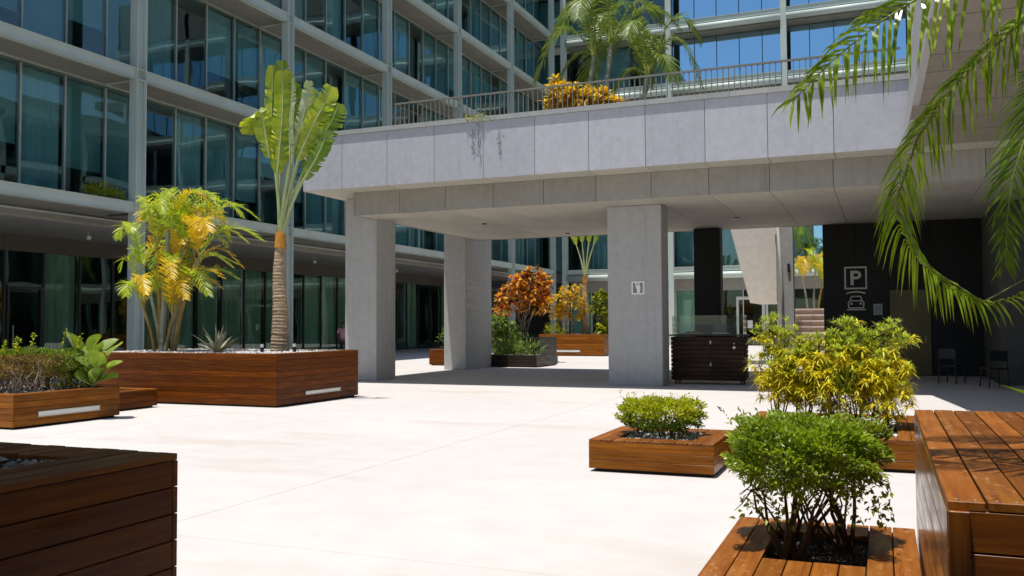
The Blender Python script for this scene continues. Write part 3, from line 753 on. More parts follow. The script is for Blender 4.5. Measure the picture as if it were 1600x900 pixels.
def wall_directory():
    t = thing('directory_lettering', 'four short lines of pale lettering on the shaded side of the rear left column', 'sign', (-13.09, 28.1, 2.2))
    rr = random.Random(3)
    for i, z in enumerate((2.98, 2.74, 2.50, 2.14)):
        b = MB(); b.box(-13.098, -13.09, 27.88, 29.0, z-0.02, z); y = 27.88
        ln = (0.35, 0.75, 0.5, 0.48)[i]
        while y < 27.88+ln:
            w_ = rr.uniform(0.025, 0.05); b.box(-13.098, -13.09, y, y+w_, z+0.02, z+0.02+rr.uniform(0.07, 0.1)); y += w_+0.015
        b.box(-13.098, -13.09, 28.90, 28.95, z+0.015, z+0.10)
        part('lettering_line', b, M['signgrey'], t)
wall_directory()

# ------------------------------------------------------------------ PLANTERS
def stones(b, x0, x1, y0, y1, z, n_, s0=0.015, s1=0.04, mi=0):
    for _ in range(n_):
        x, y = random.uniform(x0, x1), random.uniform(y0, y1); s = random.uniform(s0, s1)
        q = [(random.uniform(0.6, 1.2)*s) for _ in range(6)]
        a = random.uniform(0, 3.14); ca, sa = math.cos(a), math.sin(a)
        loc = [(q[0], 0, 0), (-q[1], 0, 0), (0, q[2], 0), (0, -q[3], 0), (0, 0, q[4]*0.7), (0, 0, -q[5]*0.6)]
        vs = [(x+u*ca-v*sa, y+u*sa+v*ca, z+w_+s*0.25) for u, v, w_ in loc]
        b.add(vs, [(0,2,4),(2,1,4),(1,3,4),(3,0,4),(2,0,5),(1,2,5),(3,1,5),(0,3,5)], mi)

def planter(label, x0, x1, y0, y1, h, rows, hole, bw=None, nb=None, top='boards', soil=0.10, fill='gravel', nst=300, sz=(0.012, 0.03),
            mat='wood', topmat='woodtop', strip=None, group='wooden planters in the plaza', dark_panel=None, post=False):
    cx, cy = (x0+x1)/2, (y0+y1)/2
    t = thing('wooden_planter', label, 'planter', (cx, cy, 0), group)
    T = 0.028; tt = 0.026; zb = 0.035
    hs = h-tt-zb; rh = hs/rows; gp = 0.0035
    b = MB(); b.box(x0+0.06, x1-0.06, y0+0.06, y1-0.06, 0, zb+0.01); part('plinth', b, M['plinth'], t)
    # inner carcass (4 thin walls)
    b = MB(); i0 = T+0.002
    b.box(x0+i0, x1-i0, y0+i0, y0+i0+0.02, zb, h-tt); b.box(x0+i0, x1-i0, y1-i0-0.02, y1-i0, zb, h-tt)
    b.box(x0+i0, x0+i0+0.02, y0+i0+0.02, y1-i0-0.02, zb, h-tt); b.box(x1-i0-0.02, x1-i0, y0+i0+0.02, y1-i0-0.02, zb, h-tt)
    part('carcass', b, M['plinth'], t)
    for r_ in range(rows):
        z = zb+rh*(r_+0.5)
        for yy, rz in ((y0+T/2, 0), (y1-T/2, 0)):
            inst('plank', bevel_box(x1-x0, T, rh-gp, M[mat]), (cx, yy, z), t)
        for xx in (x0+T/2, x1-T/2):
            inst('plank', bevel_box(y1-y0-2*T-0.002, T, rh-gp, M[mat]), (xx, cy, z), t, (0, 0, math.pi/2))
    hx0, hx1, hy0, hy1 = hole
    zt = h-tt/2
    if top == 'boards':
        n_ = nb; w_ = (x1-x0)/n_
        i0 = round((hx0-x0)/w_); i1 = round((hx1-x0)/w_); hx0 = x0+i0*w_; hx1 = x0+i1*w_
        for i in range(n_):
            xc = x0+w_*(i+0.5); dz = random.uniform(-0.0015, 0.0015)
            if i0 <= i < i1:
                inst('top_board', bevel_box(hy0-y0, w_-0.006, tt, M[topmat]), (xc, (y0+hy0)/2, zt+dz), t, (0, 0, math.pi/2))
                inst('top_board', bevel_box(y1-hy1, w_-0.006, tt, M[topmat]), (xc, (y1+hy1)/2, zt+dz), t, (0, 0, math.pi/2))
            else:
                inst('top_board', bevel_box(y1-y0, w_-0.006, tt, M[topmat]), (xc, cy, zt+dz), t, (0, 0, math.pi/2))
    else:
        for yy, d_ in (((y0+hy0)/2, hy0-y0), ((y1+hy1)/2, y1-hy1)):
            inst('top_board', bevel_box(x1-x0, d_, tt, M[topmat]), (cx, yy, zt), t)
        for xx, d_ in (((x0+hx0)/2, hx0-x0), ((x1+hx1)/2, x1-hx1)):
            inst('top_board', bevel_box(hy1-hy0-0.004, d_, tt, M[topmat]), (xx, (hy0+hy1)/2, zt), t, (0, 0, math.pi/2))
    if top == 'boards' and y0 < 6:
        b = MB()
        for i in range(nb):
            xc = x0+(x1-x0)/nb*(i+0.5)
            for yy in (y0+0.022, y1-0.022):
                for dx in (-0.024, 0.024):
                    b.poly_prism([(xc+dx+0.0045*math.cos(q), yy+0.0045*math.sin(q)) for q in np.linspace(0, 6.28, 7)[:-1]], 'z', h-0.003, h+0.0012)
        part('screws', b, M['pipe'], t, kind='stuff')
    # liner and soil
    zs = h-soil
    b = MB(); th = 0.012
    b.box(hx0-th, hx0, hy0-th, hy1+th, zs-0.1, h-tt-0.001); b.box(hx1, hx1+th, hy0-th, hy1+th, zs-0.1, h-tt-0.001)
    b.box(hx0, hx1, hy0-th, hy0, zs-0.1, h-tt-0.001); b.box(hx0, hx1, hy1, hy1+th, zs-0.1, h-tt-0.001)
    part('liner', b, M['liner'], t)
    # uneven soil
    nx = ny = 12; b = MB(); vs = []; fs = []
    for j in range(ny+1):
        for i in range(nx+1):
            vs.append((hx0+(hx1-hx0)*i/nx, hy0+(hy1-hy0)*j/ny, zs+random.uniform(-0.012, 0.012)))
    for j in range(ny):
        for i in range(nx):
            k = j*(nx+1)+i; fs.append((k, k+1, k+nx+2, k+nx+1))
    b.add(vs, fs); part('soil', b, M['soil'], t)
    if nst:
        b = MB(); stones(b, hx0+0.01, hx1-0.01, hy0+0.01, hy1-0.01, zs, nst, *sz); part('gravel', b, M[fill], t, kind='stuff')
    if strip:
        side, a0, a1, z0, z1 = strip
        b = MB()
        if side == 'R': b.box(x1+0.001, x1+0.014, a0, a1, z0, z1)
        else: b.box(a0, a1, y0-0.014, y0-0.001, z0, z1)
        o = part('light_strip', b, M['stripmetal'], t)
        b = MB(); f_ = 0.012
        if side == 'R':
            b.box(x1+0.001, x1+0.018, a0-f_, a1+f_, z1, z1+f_); b.box(x1+0.001, x1+0.018, a0-f_, a1+f_, z0-f_, z0)
        else:
            b.box(a0-f_, a1+f_, y0-0.018, y0-0.001, z1, z1+f_); b.box(a0-f_, a1+f_, y0-0.018, y0-0.001, z0-f_, z0)
        part('strip_frame', b, M['alu'], o)
    if post:
        for (px, py) in ((x0+0.03, y0-0.012), (x1-0.03, y0-0.012)):
            inst('corner_post', bevel_box(h-tt-zb, 0.024, 0.055, M[mat]), (px, py, zb+(h-tt-zb)/2), t, (0, -math.pi/2, 0))
    return t

planter('dark shaded hardwood planter cut off by the bottom left corner', -4.6, -2.6, 1.2, 2.84, 1.0, 9, (-4.2, -2.9, 1.6, 2.60), nb=20, soil=0.02, fill='gravel', nst=700, sz=(0.012, 0.028))
planter('tall hardwood planter at far right with broad plank top', 0.155, 2.605, 2.85, 5.76, 1.0, 8, (0.955, 2.1, 3.45, 5.2), nb=24, soil=0.05, nst=300, post=True, mat='woodgloss')
planter('low front planter holding the round dark green bush on bare stems', -0.83, 0.145, 4.28, 5.67, 0.33, 3, (-0.588, -0.1, 4.71, 5.38), nb=8, soil=0.06, fill='mulch', nst=1200, sz=(0.006, 0.016), mat='woodgold')
planter('low square planter with the lime green clipped shrub', -2.82, -1.55, 8.93, 10.2, 0.33, 3, (-2.57, -1.80, 9.16, 9.97), nb=10, soil=0.03, fill='whitegravel', nst=500, sz=(0.012, 0.028), mat='woodgold')
planter('low planter behind the front bush holding the yellow strap leaved shrub', -1.56, 0.5, 9.9, 12.55, 0.33, 3, (-1.3, 0.06, 10.15, 12.3), nb=16, soil=0.03, fill='whitegravel', nst=900, sz=(0.012, 0.03), mat='woodgold')
planter('knee high planter with light strip and half dried hedge at left edge', -14.0, -11.86, 9.57, 11.58, 0.52, 5, (-13.85, -12.0, 9.72, 11.43), top='frame', soil=0.03, fill='gravel', nst=700, sz=(0.015, 0.03), strip=('R', 10.0, 11.15, 0.165, 0.225), mat='woodgold')
planter('small empty step planter tucked between the hedge planter and the big one', -14.4, -12.64, 11.75, 13.25, 0.35, 3, (-14.2, -12.85, 11.95, 13.05), top='frame', soil=0.05, nst=200, mat='wood')
planter('big waist high planter with light strip carrying the paddle leaved palm', -15.2, -10.38, 13.84, 16.65, 1.0, 9, (-15.12, -10.46, 13.92, 16.57), top='frame', soil=0.02, fill='whitegravel', nst=2600, sz=(0.015, 0.035), strip=('R', 14.75, 15.95, 0.185, 0.235))
planter('low black stained planter with dark ferns behind the portico', -13.47, -11.35, 29.95, 32.2, 0.43, 4, (-13.3, -11.5, 30.1, 32.0), top='frame', soil=0.04, nst=200, mat='wooddark', topmat='wooddark', group='planters beyond the portico')
planter('taller black stained planter with the red orange croton', -14.4, -12.45, 33.2, 35.2, 1.0, 9, (-14.25, -12.6, 33.35, 35.05), top='frame', soil=0.04, nst=200, mat='wooddark', topmat='wooddark', group='planters beyond the portico')
planter('orange brown planter with light strip seen through the portico opening', -15.6, -12.3, 41.5, 44.9, 1.05, 9, (-15.45, -12.45, 41.65, 44.75), top='frame', soil=0.04, nst=200, strip=('F', -14.75, -13.5, 0.2, 0.28), group='planters beyond the portico', mat='woodgold')
planter('small square planter with a sprig beside the rear left column', -15.9, -14.95, 30.5, 31.5, 0.6, 5, (-15.75, -15.1, 30.65, 31.35), top='frame', soil=0.04, nst=80, group='planters beyond the portico')

# ------------------------------------------------------------------ PLANT BUILDERS
def catmull(pts, n_):
    P_ = [Vector(p) for p in pts]; P_ = [P_[0]*2-P_[1]]+P_+[P_[-1]*2-P_[-2]]
    out_ = []; m_ = len(P_)-3
    for i in range(n_+1):
        u = i/n_*m_; k = min(int(u), m_-1); f = u-k
        a, b, c, d = P_[k:k+4]
        out_.append(0.5*((2*b)+(c-a)*f+(2*a-5*b+4*c-d)*f*f+(3*b-a-3*c+d)*f**3))
    cum = [0.0]
    for p, q in zip(out_[:-1], out_[1:]): cum.append(cum[-1]+(q-p).length)
    res = []; j = 0
    for i in range(n_+1):
        w_ = cum[-1]*i/n_
        while j < n_-1 and cum[j+1] < w_: j += 1
        sp = cum[j+1]-cum[j]
        res.append(out_[j].lerp(out_[j+1], (w_-cum[j])/sp if sp > 1e-9 else 0))
    return res
def frond(b, pts, pairs, L, w, droop=0.45, lift=0.25, sweep=0.75, t0=0.12, rad=0.012, mi_leaf=0, mi_r=1, up=Vector((0, 0, 1)), jit=0.12, profile=None, gap=0.0):
    S = catmull(pts, pairs*2)
    n_ = len(S)-1
    for i in range(n_+1):
        u = i/n_
        if u < t0 or random.random() < gap: continue
        T_ = (S[min(i+1, n_)]-S[max(i-1, 0)]).normalized()
        sd = T_.cross(up)
        sd = sd.normalized() if sd.length > 0.15 else Vector((1, 0, 0))
        N_ = sd.cross(T_)
        v = (u-t0)/(1-t0)
        pr = profile(v) if profile else (math.sin(math.pi*min(1, 0.18+0.74*v))**0.8)
        for sgn in (1, -1):
            ln = L*pr*random.uniform(0.85, 1.12)
            D = (sd*sgn*1.0+T_*(sweep+0.5*v)+N_*lift+Vector((random.gauss(0, jit), random.gauss(0, jit), random.gauss(0, jit)))).normalized()
            wd = (T_-D*T_.dot(D)).normalized()
            p0 = S[i]; vs = []
            for s_, ww in ((0, 0.5), (0.3, 1.0), (0.65, 0.8)):
                c = p0+D*ln*s_+Vector((0, 0, -1))*droop*ln*s_*s_
                vs += [c+wd*w*ww*0.5, c-wd*w*ww*0.5]
            vs.append(p0+D*ln*0.97+Vector((0, 0, -1))*droop*ln)
            b.add(vs, [(0, 1, 3, 2), (2, 3, 5, 4), (4, 5, 6)], mi_leaf)
    k = 10
    ss = [S[int(n_*q/k)] for q in range(k+1)]
    b.tube(ss, [rad*(1-0.8*q/k) for q in range(k+1)], 5, mi_r)
def arch(base, az_, length, rise, fall, n_=5):
    d = Vector((math.cos(az_), math.sin(az_), 0)); base = Vector(base)
    return [base+d*length*u+Vector((0, 0, rise*math.sin(min(1, u*1.15)*math.pi*0.55)-fall*u**2.4)) for u in np.linspace(0, 1, n_)]
def ringed(b, pts, r0, r1, nseg=26, amp=0.06, n_=10, mi=0):
    S = catmull(pts, nseg*2)
    b.tube(S, [(r0+(r1-r0)*(i/len(S)))*(1+amp*(1 if i % 2 else -1)+random.gauss(0, amp*0.6)) for i in range(len(S))], n_, mi)

def paddle_leaf(b, pts, width, mi=0, tears=7, foldv=0.35, side=None, n_=22, rib=None):
    S = catmull(pts, n_)
    tl = []
    last = None
    for sgn in (1, -1):
        cuts = set(random.sample(range(3, n_-1), min(tears, n_-5)))
        prev = None
        bend = 0
        for i in range(n_+1):
            T_ = (S[min(i+1, n_)]-S[max(i-1, 0)]).normalized()
            ref = Vector(side) if side is not None else Vector((1, 0, 0))
            sd = (ref-T_*ref.dot(T_)).normalized(); N_ = T_.cross(sd)
            u = i/n_
            hw = width*0.44*(math.sin(math.pi*min(0.5, 0.07+1.1*u))**0.7)*(1 if u < 0.86 else math.cos((u-0.86)/0.14*1.25)**0.6)
            if i in cuts: bend = random.uniform(-0.35, 0.35)
            hw *= random.uniform(0.94, 1.05)
            p0 = S[i]; p1 = p0+sd*sgn*hw*0.5+N_*hw*(foldv*0.5+bend*0.2); p2 = p0+sd*sgn*hw+N_*hw*(foldv+bend)+T_*hw*0.12
            cur = [p0, p1, p2]
            if prev is not None:
                b.add(prev+cur, [(0, 1, 4, 3), (1, 2, 5, 4)] if sgn > 0 else [(0, 3, 4, 1), (1, 4, 5, 2)], mi)
            if i in cuts:
                cur = [p0, p1+T_*0.015, p0+sd*sgn*hw*0.96+N_*hw*(foldv+bend*0.4)+T_*(hw*0.12+0.05)]
            prev = cur
    b.tube(S, [0.022*(1-0.8*i/n_) for i in range(n_+1)], 5, 1 if rib is None else rib)

# ---- traveller's palm in the big planter
def travellers_palm(label, base, H_trunk, H_fan, leaves_, scale=1.0, group=None):
    bx, by, bz = base
    t = thing('fan_palm', label, 'palm', base, group)
    b = MB(); ringed(b, [(bx, by, bz-0.05), (bx+0.01, by, bz+H_trunk*0.35), (bx-0.03, by, bz+H_trunk*0.7), (bx, by, bz+H_trunk)], 0.195*scale, 0.095*scale, 34, 0.022, 14)
    part('trunk', b, M['trunk'], t, smooth=False)
    b = MB()
    for k in range(12):
        a = k*2.4; z = bz+H_trunk-0.12+0.028*k
        d = Vector((math.cos(a), math.sin(a)*0.7, 0))
        p = Vector((bx, by, z)); r = 0.09*scale
        b.add([p+d*r+Vector((-d.y, d.x, 0))*r, p+d*r-Vector((-d.y, d.x, 0))*r, p+d*r*1.15+Vector((0, 0, 0.20*scale))], [(0, 1, 2)])
    b.tube([(bx, by, bz+H_trunk-0.1), (bx, by, bz+H_trunk+0.22*scale)], [0.122*scale, 0.10*scale], 10)
    part('leaf_sheath', b, M['sheath'], t)
    z0 = bz+H_trunk+0.1
    for (dx0, dz0, dx1, dz1, wd, mt, yo, bendx, side, fold) in leaves_:
        # petiole then blade
        b = MB()
        p0 = Vector((bx+dx0*0.06, by+yo*0.1, z0)); p1 = Vector((bx+dx0, by+yo*0.6, bz+dz0)); p2 = Vector((bx+dx1, by+yo, bz+dz1))
        S = catmull([p0, p0.lerp(p1, 0.5)+Vector((-0.12*dx0, 0, 0)), p1], 8)
        b.tube(S, [0.042*scale*(1-0.45*i/8) for i in range(9)], 6, 1)
        mid = p1.lerp(p2, 0.5)+Vector((bendx, 0, 0.02))
        paddle_leaf(b, [p1-(p2-p1)*0.02, p1.lerp(p2, 0.25)+Vector((bendx*0.7, 0, 0.02)), mid, p1.lerp(p2, 0.8)+Vector((bendx*0.6, 0.03, 0)), p2], wd, 0, 6, fold, side)
        part('leaf', b, [M[mt], M['petiole']], t)
    return t
LV = [ # dx0,dz0 blade base | dx1,dz1 tip | width | material | y offset | bend | side ref | fold
 (-0.20, 3.85, -0.30, 6.02, 0.36, 'banana', 0.10, -0.05, (1, 0.6, 0), 0.30),
 (-0.16, 4.2, -0.14, 6.14, 0.40, 'bananadark', 0.22, 0.0, (0.8, 1, 0), 0.5),
 (-0.02, 3.72, 0.12, 5.80, 0.56, 'banana', -0.15, 0.06, (1, 0.25, 0), 0.22),
 (0.16, 4.0, 0.20, 5.60, 0.44, 'bananadark', 0.10, 0.05, (1, 0.3, 0), 0.3),
 (0.33, 3.85, 0.42, 5.60, 0.27, 'bananapale', -0.22, -0.03, (1, -0.6, 0), 0.45),
 (0.40, 4.1, 0.60, 5.45, 0.42, 'banana', 0.2, -0.03, (1, -0.3, 0), 0.3),
 (0.42, 4.2, 0.82, 5.50, 0.27, 'bananapale', -0.18, 0.06, (0.7, 0.8, 0.2), 0.5),
 (0.46, 3.95, 1.30, 5.36, 0.46, 'banana', -0.1, 0.0, (0.7, 0.35, -0.5), 0.25),
 (0.54, 3.75, 1.34, 5.05, 0.52, 'bananadark', 0.08, 0.06, (0.8, 0.2, -0.5), 0.30),
 (0.60, 3.55, 1.12, 4.50, 0.42, 'bananadark', -0.05, 0.10, (0.8, 0.2, -0.6), 0.2),
]
tp = travellers_palm("tall paddle leaved fan palm with ringed trunk in the big planter", (-11.47, 15.4, 0.97), 2.25, 5, LV)
# snapped leaf folding over to the left
b = MB(); p = Vector((-11.72, 15.35, 5.0))
paddle_leaf(b, [p, p+Vector((-0.12, -0.05, 0.75)), p+Vector((-0.20, -0.1, 0.98)), p+Vector((-0.42, -0.12, 0.80)), p+Vector((-0.47, -0.12, 0.50))], 0.46, 0, 5, 0.1, (0.5, 0.6, 0.7))
part('leaf', b, [M['banana'], M['petiole']], tp)
LV2 = [(-0.5, 4.6, -0.9, 6.6, 0.5, 'banana', 0.1, 0, (1, .4, 0), .3), (-0.15, 4.7, -0.2, 6.9, 0.5, 'banana', 0, 0, (1, .4, 0), .3), (0.2, 4.7, 0.3, 6.9, 0.5, 'banana', 0.1, 0, (1, .4, 0), .3), (0.5, 4.6, 0.95, 6.5, 0.5, 'bananadark', 0, 0, (1, -.3, 0), .3)]
travellers_palm('slender paddle leaved palm rising from the far orange brown planter', (-13.75, 43.2, 1.0), 2.7, 5, LV2, 1.1)

# ---- areca clump
def areca(label, base, stems, seed, gold=0.35, fl=1.25, group=None, leafmat_='areca', goldmat='arecagold', leafL=0.36):
    rr = random.Random(seed); bx, by, bz = base
    t = thing('areca_palm', label, 'palm', base, group)
    for (dx, dy, tx, ty, h, r) in stems:
        b = MB(); p0 = (bx+dx, by+dy, bz-0.03); p1 = (bx+dx+(tx-dx)*0.4, by+dy+(ty-dy)*0.4, bz+h*0.5); p2 = (bx+tx, by+ty, bz+h)
        ringed(b, [p0, p1, p2], r, r*0.6, 16, 0.05, 8)
        part('cane', b, M['stemgold'] if rr.random() < 0.55 else M['stemgrey'], t)
        nf = rr.randint(6, 7); a0 = rr.uniform(0, 6.28)
        for k in range(nf):
            a = a0+k*2*math.pi/nf+rr.uniform(-0.4, 0.4)
            ln = fl*rr.uniform(0.65, 1.1); gd = rr.random() < gold*(2.0 if math.cos(a) > 0.25 else 0.5)
            pts = arch(p2, a, ln*0.8, ln*rr.uniform(0.7, 1.25), ln*rr.uniform(0.3, 0.7))
            # shift left a bit with the breeze to the right
            pts = [q+Vector((0.42*(i/4)**2, 0, 0)) for i, q in enumerate(pts)]
            b = MB(); frond(b, pts, 19, leafL*rr.uniform(0.75, 1.1), 0.024, 0.25, 0.42, 0.8, 0.14, 0.012, jit=0.16)
            part('frond', b, [M[goldmat if gd else leafmat_], M['rachisgold' if gd else 'rachis']], t)
    return t
areca('clumped golden cane palm in the left end of the big planter', (-14.05, 14.95, 0.98),
      [(-0.12, 0, -0.28, 0.0, 2.25, 0.055), (0.0, -0.1, 0.12, -0.1, 2.55, 0.07), (0.12, 0.05, 0.35, 0.1, 2.35, 0.055), (0.22, 0, 0.75, 0.0, 2.1, 0.05),
       (-0.2, 0.1, -0.75, 0.1, 1.75, 0.045), (0.3, -0.1, 0.62, -0.15, 1.05, 0.05), (0.05, 0.15, 0.2, 0.3, 1.45, 0.045), (0.1, -0.15, 1.0, -0.15, 1.95, 0.04), (0.2, -0.2, 0.45, -0.3, 0.75, 0.035), (-0.1, -0.2, -0.35, -0.3, 0.95, 0.035)], 12, 0.22, 1.15)
areca('yellow cane palm on the raised bed above the stone steps', (-2.75, 40.5, 2.0), [(-0.2, 0, -0.4, 0, 1.4, 0.05), (0.2, 0, 0.4, 0, 1.2, 0.05), (0, 0.2, 0.1, 0.2, 1.7, 0.05)], 5, 0.6, 1.2)

# ---- broad crowned palms on the roof terrace
def tall_palm(label, base, top, r, nf, fl, seed, mat, group, trunkmat='stemgrey', leafL=0.55, spec=None):
    rr = random.Random(seed); t = thing('palm_tree', label, 'palm', base, group)
    b = MB(); mid = Vector(base).lerp(Vector(top), 0.5)+Vector((rr.uniform(-.1, .1), 0, 0))
    ringed(b, [base, mid, top], r, r*0.7, 22, 0.04, 10); part('trunk', b, M[trunkmat], t)
    a0 = rr.uniform(0, 6.28)
    fr = spec or [(a0+k*2.4+rr.uniform(-0.25, 0.25), fl*rr.uniform(0.8, 1.15), rr.uniform(0.35, 1.0), rr.uniform(0.5, 1.2)) for k in range(nf)]
    for (a, ln, ri, fa) in fr:
        pts = arch(top, a, ln*0.85, ln*ri, ln*fa, 6)
        b = MB(); frond(b, pts, 28, leafL, 0.042, 0.45, 0.2, 0.55, 0.14, 0.022)
        part('frond', b, [M[mat], M['rachis']], t)
    b = MB(); b.tube([top, Vector(top)+Vector((0.02, 0, 0.9))], [r*0.95, r*0.25], 8); part('crownshaft', b, M['rachis'], t)
    return t
G_ = 'palms on the roof terrace'
tall_palm('left palm of the roof terrace trio, arching frond to the left', (-7.75, 24.6, 6.2), (-7.5, 24.6, 9.2), 0.09, 8, 2.0, 31, 'roofpalm', G_, spec=[(3.3, 2.1, 0.75, 1.15), (2.7, 1.6, 1.2, 0.5), (0.3, 1.6, 1.2, 0.6), (1.5, 1.8, 1.1, 0.6), (4.7, 1.7, 1.1, 0.7), (3.6, 1.3, 0.25, 1.1)])
tall_palm('tallest middle palm of the roof terrace trio', (-7.05, 24.4, 6.2), (-6.95, 24.4, 9.4), 0.10, 6, 2.1, 32, 'roofpalm', G_)
tall_palm('right palm of the roof terrace trio, fronds drooping to the right', (-6.3, 24.2, 6.2), (-5.85, 24.2, 8.35), 0.085, 8, 1.9, 33, 'roofpalm', G_, spec=[(-0.1, 1.75, 0.9, 1.15), (0.35, 1.7, 1.25, 0.7), (1.6, 1.6, 1.1, 0.5), (2.9, 1.5, 1.1, 0.6), (4.5, 1.4, 1.2, 0.6), (3.3, 1.2, 0.4, 1.0), (5.6, 1.3, 0.6, 0.9)])
tall_palm('dark palm rising behind the stone steps', (-4.6, 47, 0.2), (-4.5, 47, 6.1), 0.12, 11, 2.0, 35, 'palmdark', None)

# ---- foreground palm in the right planter, crown just out of frame
def near_palm():
    base = (1.45, 4.15, 0.95)
    t = thing('palm_tree', 'near feathery palm whose arching fronds hang in from the right edge', 'palm', base)
    b = MB(); ringed(b, [base, (1.42, 4.1, 1.9), (1.38, 4.0, 2.7)], 0.09, 0.07, 24, 0.04, 12); part('trunk', b, M['stemgrey'], t)
    c = Vector((1.38, 4.0, 2.75))
    pf = lambda v: (0.55+0.45*math.sin(math.pi*min(1, 0.15+v)))*(1 if v < 0.8 else 1-0.45*(v-0.8)/0.2)
    F = [
     ([c, (1.15, 3.95, 2.98), (0.66, 3.85, 2.93), (0.28, 3.75, 2.80), (-0.06, 3.65, 2.59), (-0.30, 3.6, 2.36)], 76, 0.28, 0.0135, 0.72, 0.30, 0.55, 'palm'),
     ([c, (1.05, 3.95, 2.92), (0.55, 3.85, 2.66), (0.285, 3.80, 2.42), (0.115, 3.78, 2.17), (0.055, 3.78, 1.97), (0.09, 3.75, 1.80), (0.20, 3.72, 1.66), (0.34, 3.7, 1.575), (0.46, 3.7, 1.60), (0.55, 3.72, 1.70)], 170, 0.15, 0.0090, 0.95, 0.15, 0.85, 'palm'),
     ([c, (1.0, 4.05, 2.80), (0.66, 4.0, 2.50), (0.50, 3.95, 2.15), (0.45, 3.93, 1.90), (0.44, 3.92, 1.72)], 124, 0.21, 0.0090, 0.4, 0.15, 0.75, 'palmdark'),
     ([c, (1.05, 3.7, 2.6), (0.82, 3.6, 2.3), (0.70, 3.55, 2.0), (0.62, 3.5, 1.75), (0.50, 3.5, 1.58)], 84, 0.16, 0.0078, 0.7, 0.15, 0.8, 'palm'),
     ([c, (1.1, 3.75, 3.10), (0.8, 3.6, 3.16), (0.48, 3.5, 3.08), (0.22, 3.45, 2.92)], 66, 0.28, 0.0135, 0.7, 0.30, 0.5, 'palm'),
     ([c, (1.05, 3.8, 2.75), (0.76, 3.7, 2.55), (0.60, 3.62, 2.25), (0.54, 3.58, 2.0), (0.60, 3.55, 1.85)], 76, 0.17, 0.0078, 0.8, 0.15, 0.6, 'palm'),
     ([c, (1.0, 3.9, 2.62), (0.72, 3.82, 2.36), (0.60, 3.80, 2.08), (0.60, 3.78, 1.84), (0.68, 3.76, 1.68)], 110, 0.18, 0.0085, 0.5, 0.15, 0.75, 'palm'),
     ([c, (1.7, 3.6, 3.1), (2.1, 3.4, 3.0), (2.4, 3.3, 2.6)], 44, 0.34, 0.018, 0.5, 0.1, 0.5, 'palm'),
     ([c, (1.6, 4.4, 3.2), (1.9, 4.9, 3.1), (2.1, 5.2, 2.7)], 44, 0.34, 0.018, 0.5, 0.1, 0.5, 'palm'),
     ([c, (1.2, 4.3, 2.9), (1.0, 4.6, 2.6), (0.88, 4.75, 2.2), (0.84, 4.8, 1.85)], 54, 0.24, 0.011, 0.3, 0.1, 0.6, 'palmdark'),
    ]
    for pts, n_, L, w_, dr, li, sw, mt in F:
        b = MB(); frond(b, pts, n_//2, L, w_, dr, li, sw, 0.14, 0.010, up=Vector((0.1, -1, 0.25)).normalized(), jit=0.22, profile=pf, gap=0.08)
        part('frond', b, [M[mt], M['rachis']], t)
    # two flat fronds above the frame throw feathery shade on the planter top
    for pts in ([c, (1.05, 3.75, 3.35), (0.45, 3.5, 3.50), (-0.35, 3.4, 3.36)], [c, (1.0, 3.5, 3.25), (0.42, 3.2, 3.42), (-0.35, 3.12, 3.3)], [c, (1.1, 4.1, 3.4), (0.55, 4.0, 3.62), (-0.2, 3.85, 3.55)]):
        b = MB(); frond(b, pts, 26, 0.34, 0.022, 0.12, 0.0, 0.7, 0.2, 0.010, jit=0.08, profile=pf)
        part('frond', b, [M['palm'], M['rachis']], t)
    # dry golden frond at the frame edge
    b = MB(); frond(b, [c, (1.0, 3.9, 2.6), (0.80, 3.85, 2.35), (0.72, 3.82, 2.0), (0.70, 3.8, 1.7)], 26, 0.2, 0.015, 0.4, 0.0, 0.7, 0.2, 0.009, up=Vector((0.1, -1, 0.2)).normalized())
    part('frond', b, [M['arecagold'], M['rachisgold']], t, label='golden drying frond')
near_palm()
# unseen palm added to shade the dark planter, its crown above the frame
def shade_palm():
    base = (-3.75, 1.9, 0.95)
    t = thing('palm_tree', 'unseen palm added over the dark planter at bottom left to shade its top', 'palm', base)
    b = MB(); ringed(b, [base, (-3.7, 1.85, 2.6), (-3.65, 1.8, 4.2)], 0.10, 0.08, 24, 0.04, 10); part('trunk', b, M['stemgrey'], t)
    for k in range(20):
        a = k*2.4; ln = random.uniform(1.3, 1.9)
        b = MB(); frond(b, arch((-3.65, 1.8, 4.2), a, ln*0.9, ln*random.uniform(0.3, 0.9), ln*random.uniform(0.3, 0.7), 6), 40, 0.5, 0.055, 0.3, 0.1, 0.5, 0.1, 0.015)
        part('frond', b, [M['palm'], M['rachis']], t)
shade_palm()

# ---- bushes
def blob_points(N, c, r, top_flat=0.5, shell=0.55):
    """points in a rounded box volume, denser toward the skin"""
    out_ = []
    while len(out_) < N:
        p = RNG.uniform(-1, 1, size=(N, 3))
        q = (np.abs(p)**3.2).sum(1)**(1/3.2)
        lump = 0.88+0.13*np.sin(p[:, 0]*7+1.3)*np.sin(p[:, 1]*6+0.4)+0.08*np.sin(p[:, 2]*9+p[:, 0]*8+p[:, 1]*5)
        ok = (q < lump) & ((q > shell) | (RNG.random(N) < 0.12))
        out_ += p[ok].tolist()
    p = np.array(out_[:N])
    return p*np.array(r)+np.array(c), p
def twiggy(b, base, tips, r=0.012, mi=0, wob=0.05):
    for tp_ in tips:
        p0 = Vector(base); p1 = Vector(tp_)
        m1 = p0.lerp(p1, 0.35)+Vector((random.gauss(0, wob), random.gauss(0, wob), 0)); m2 = p0.lerp(p1, 0.7)+Vector((random.gauss(0, wob), random.gauss(0, wob), 0))
        b.tube([p0, m1, m2, p1], [r, r*0.8, r*0.55, r*0.25], 5, mi)
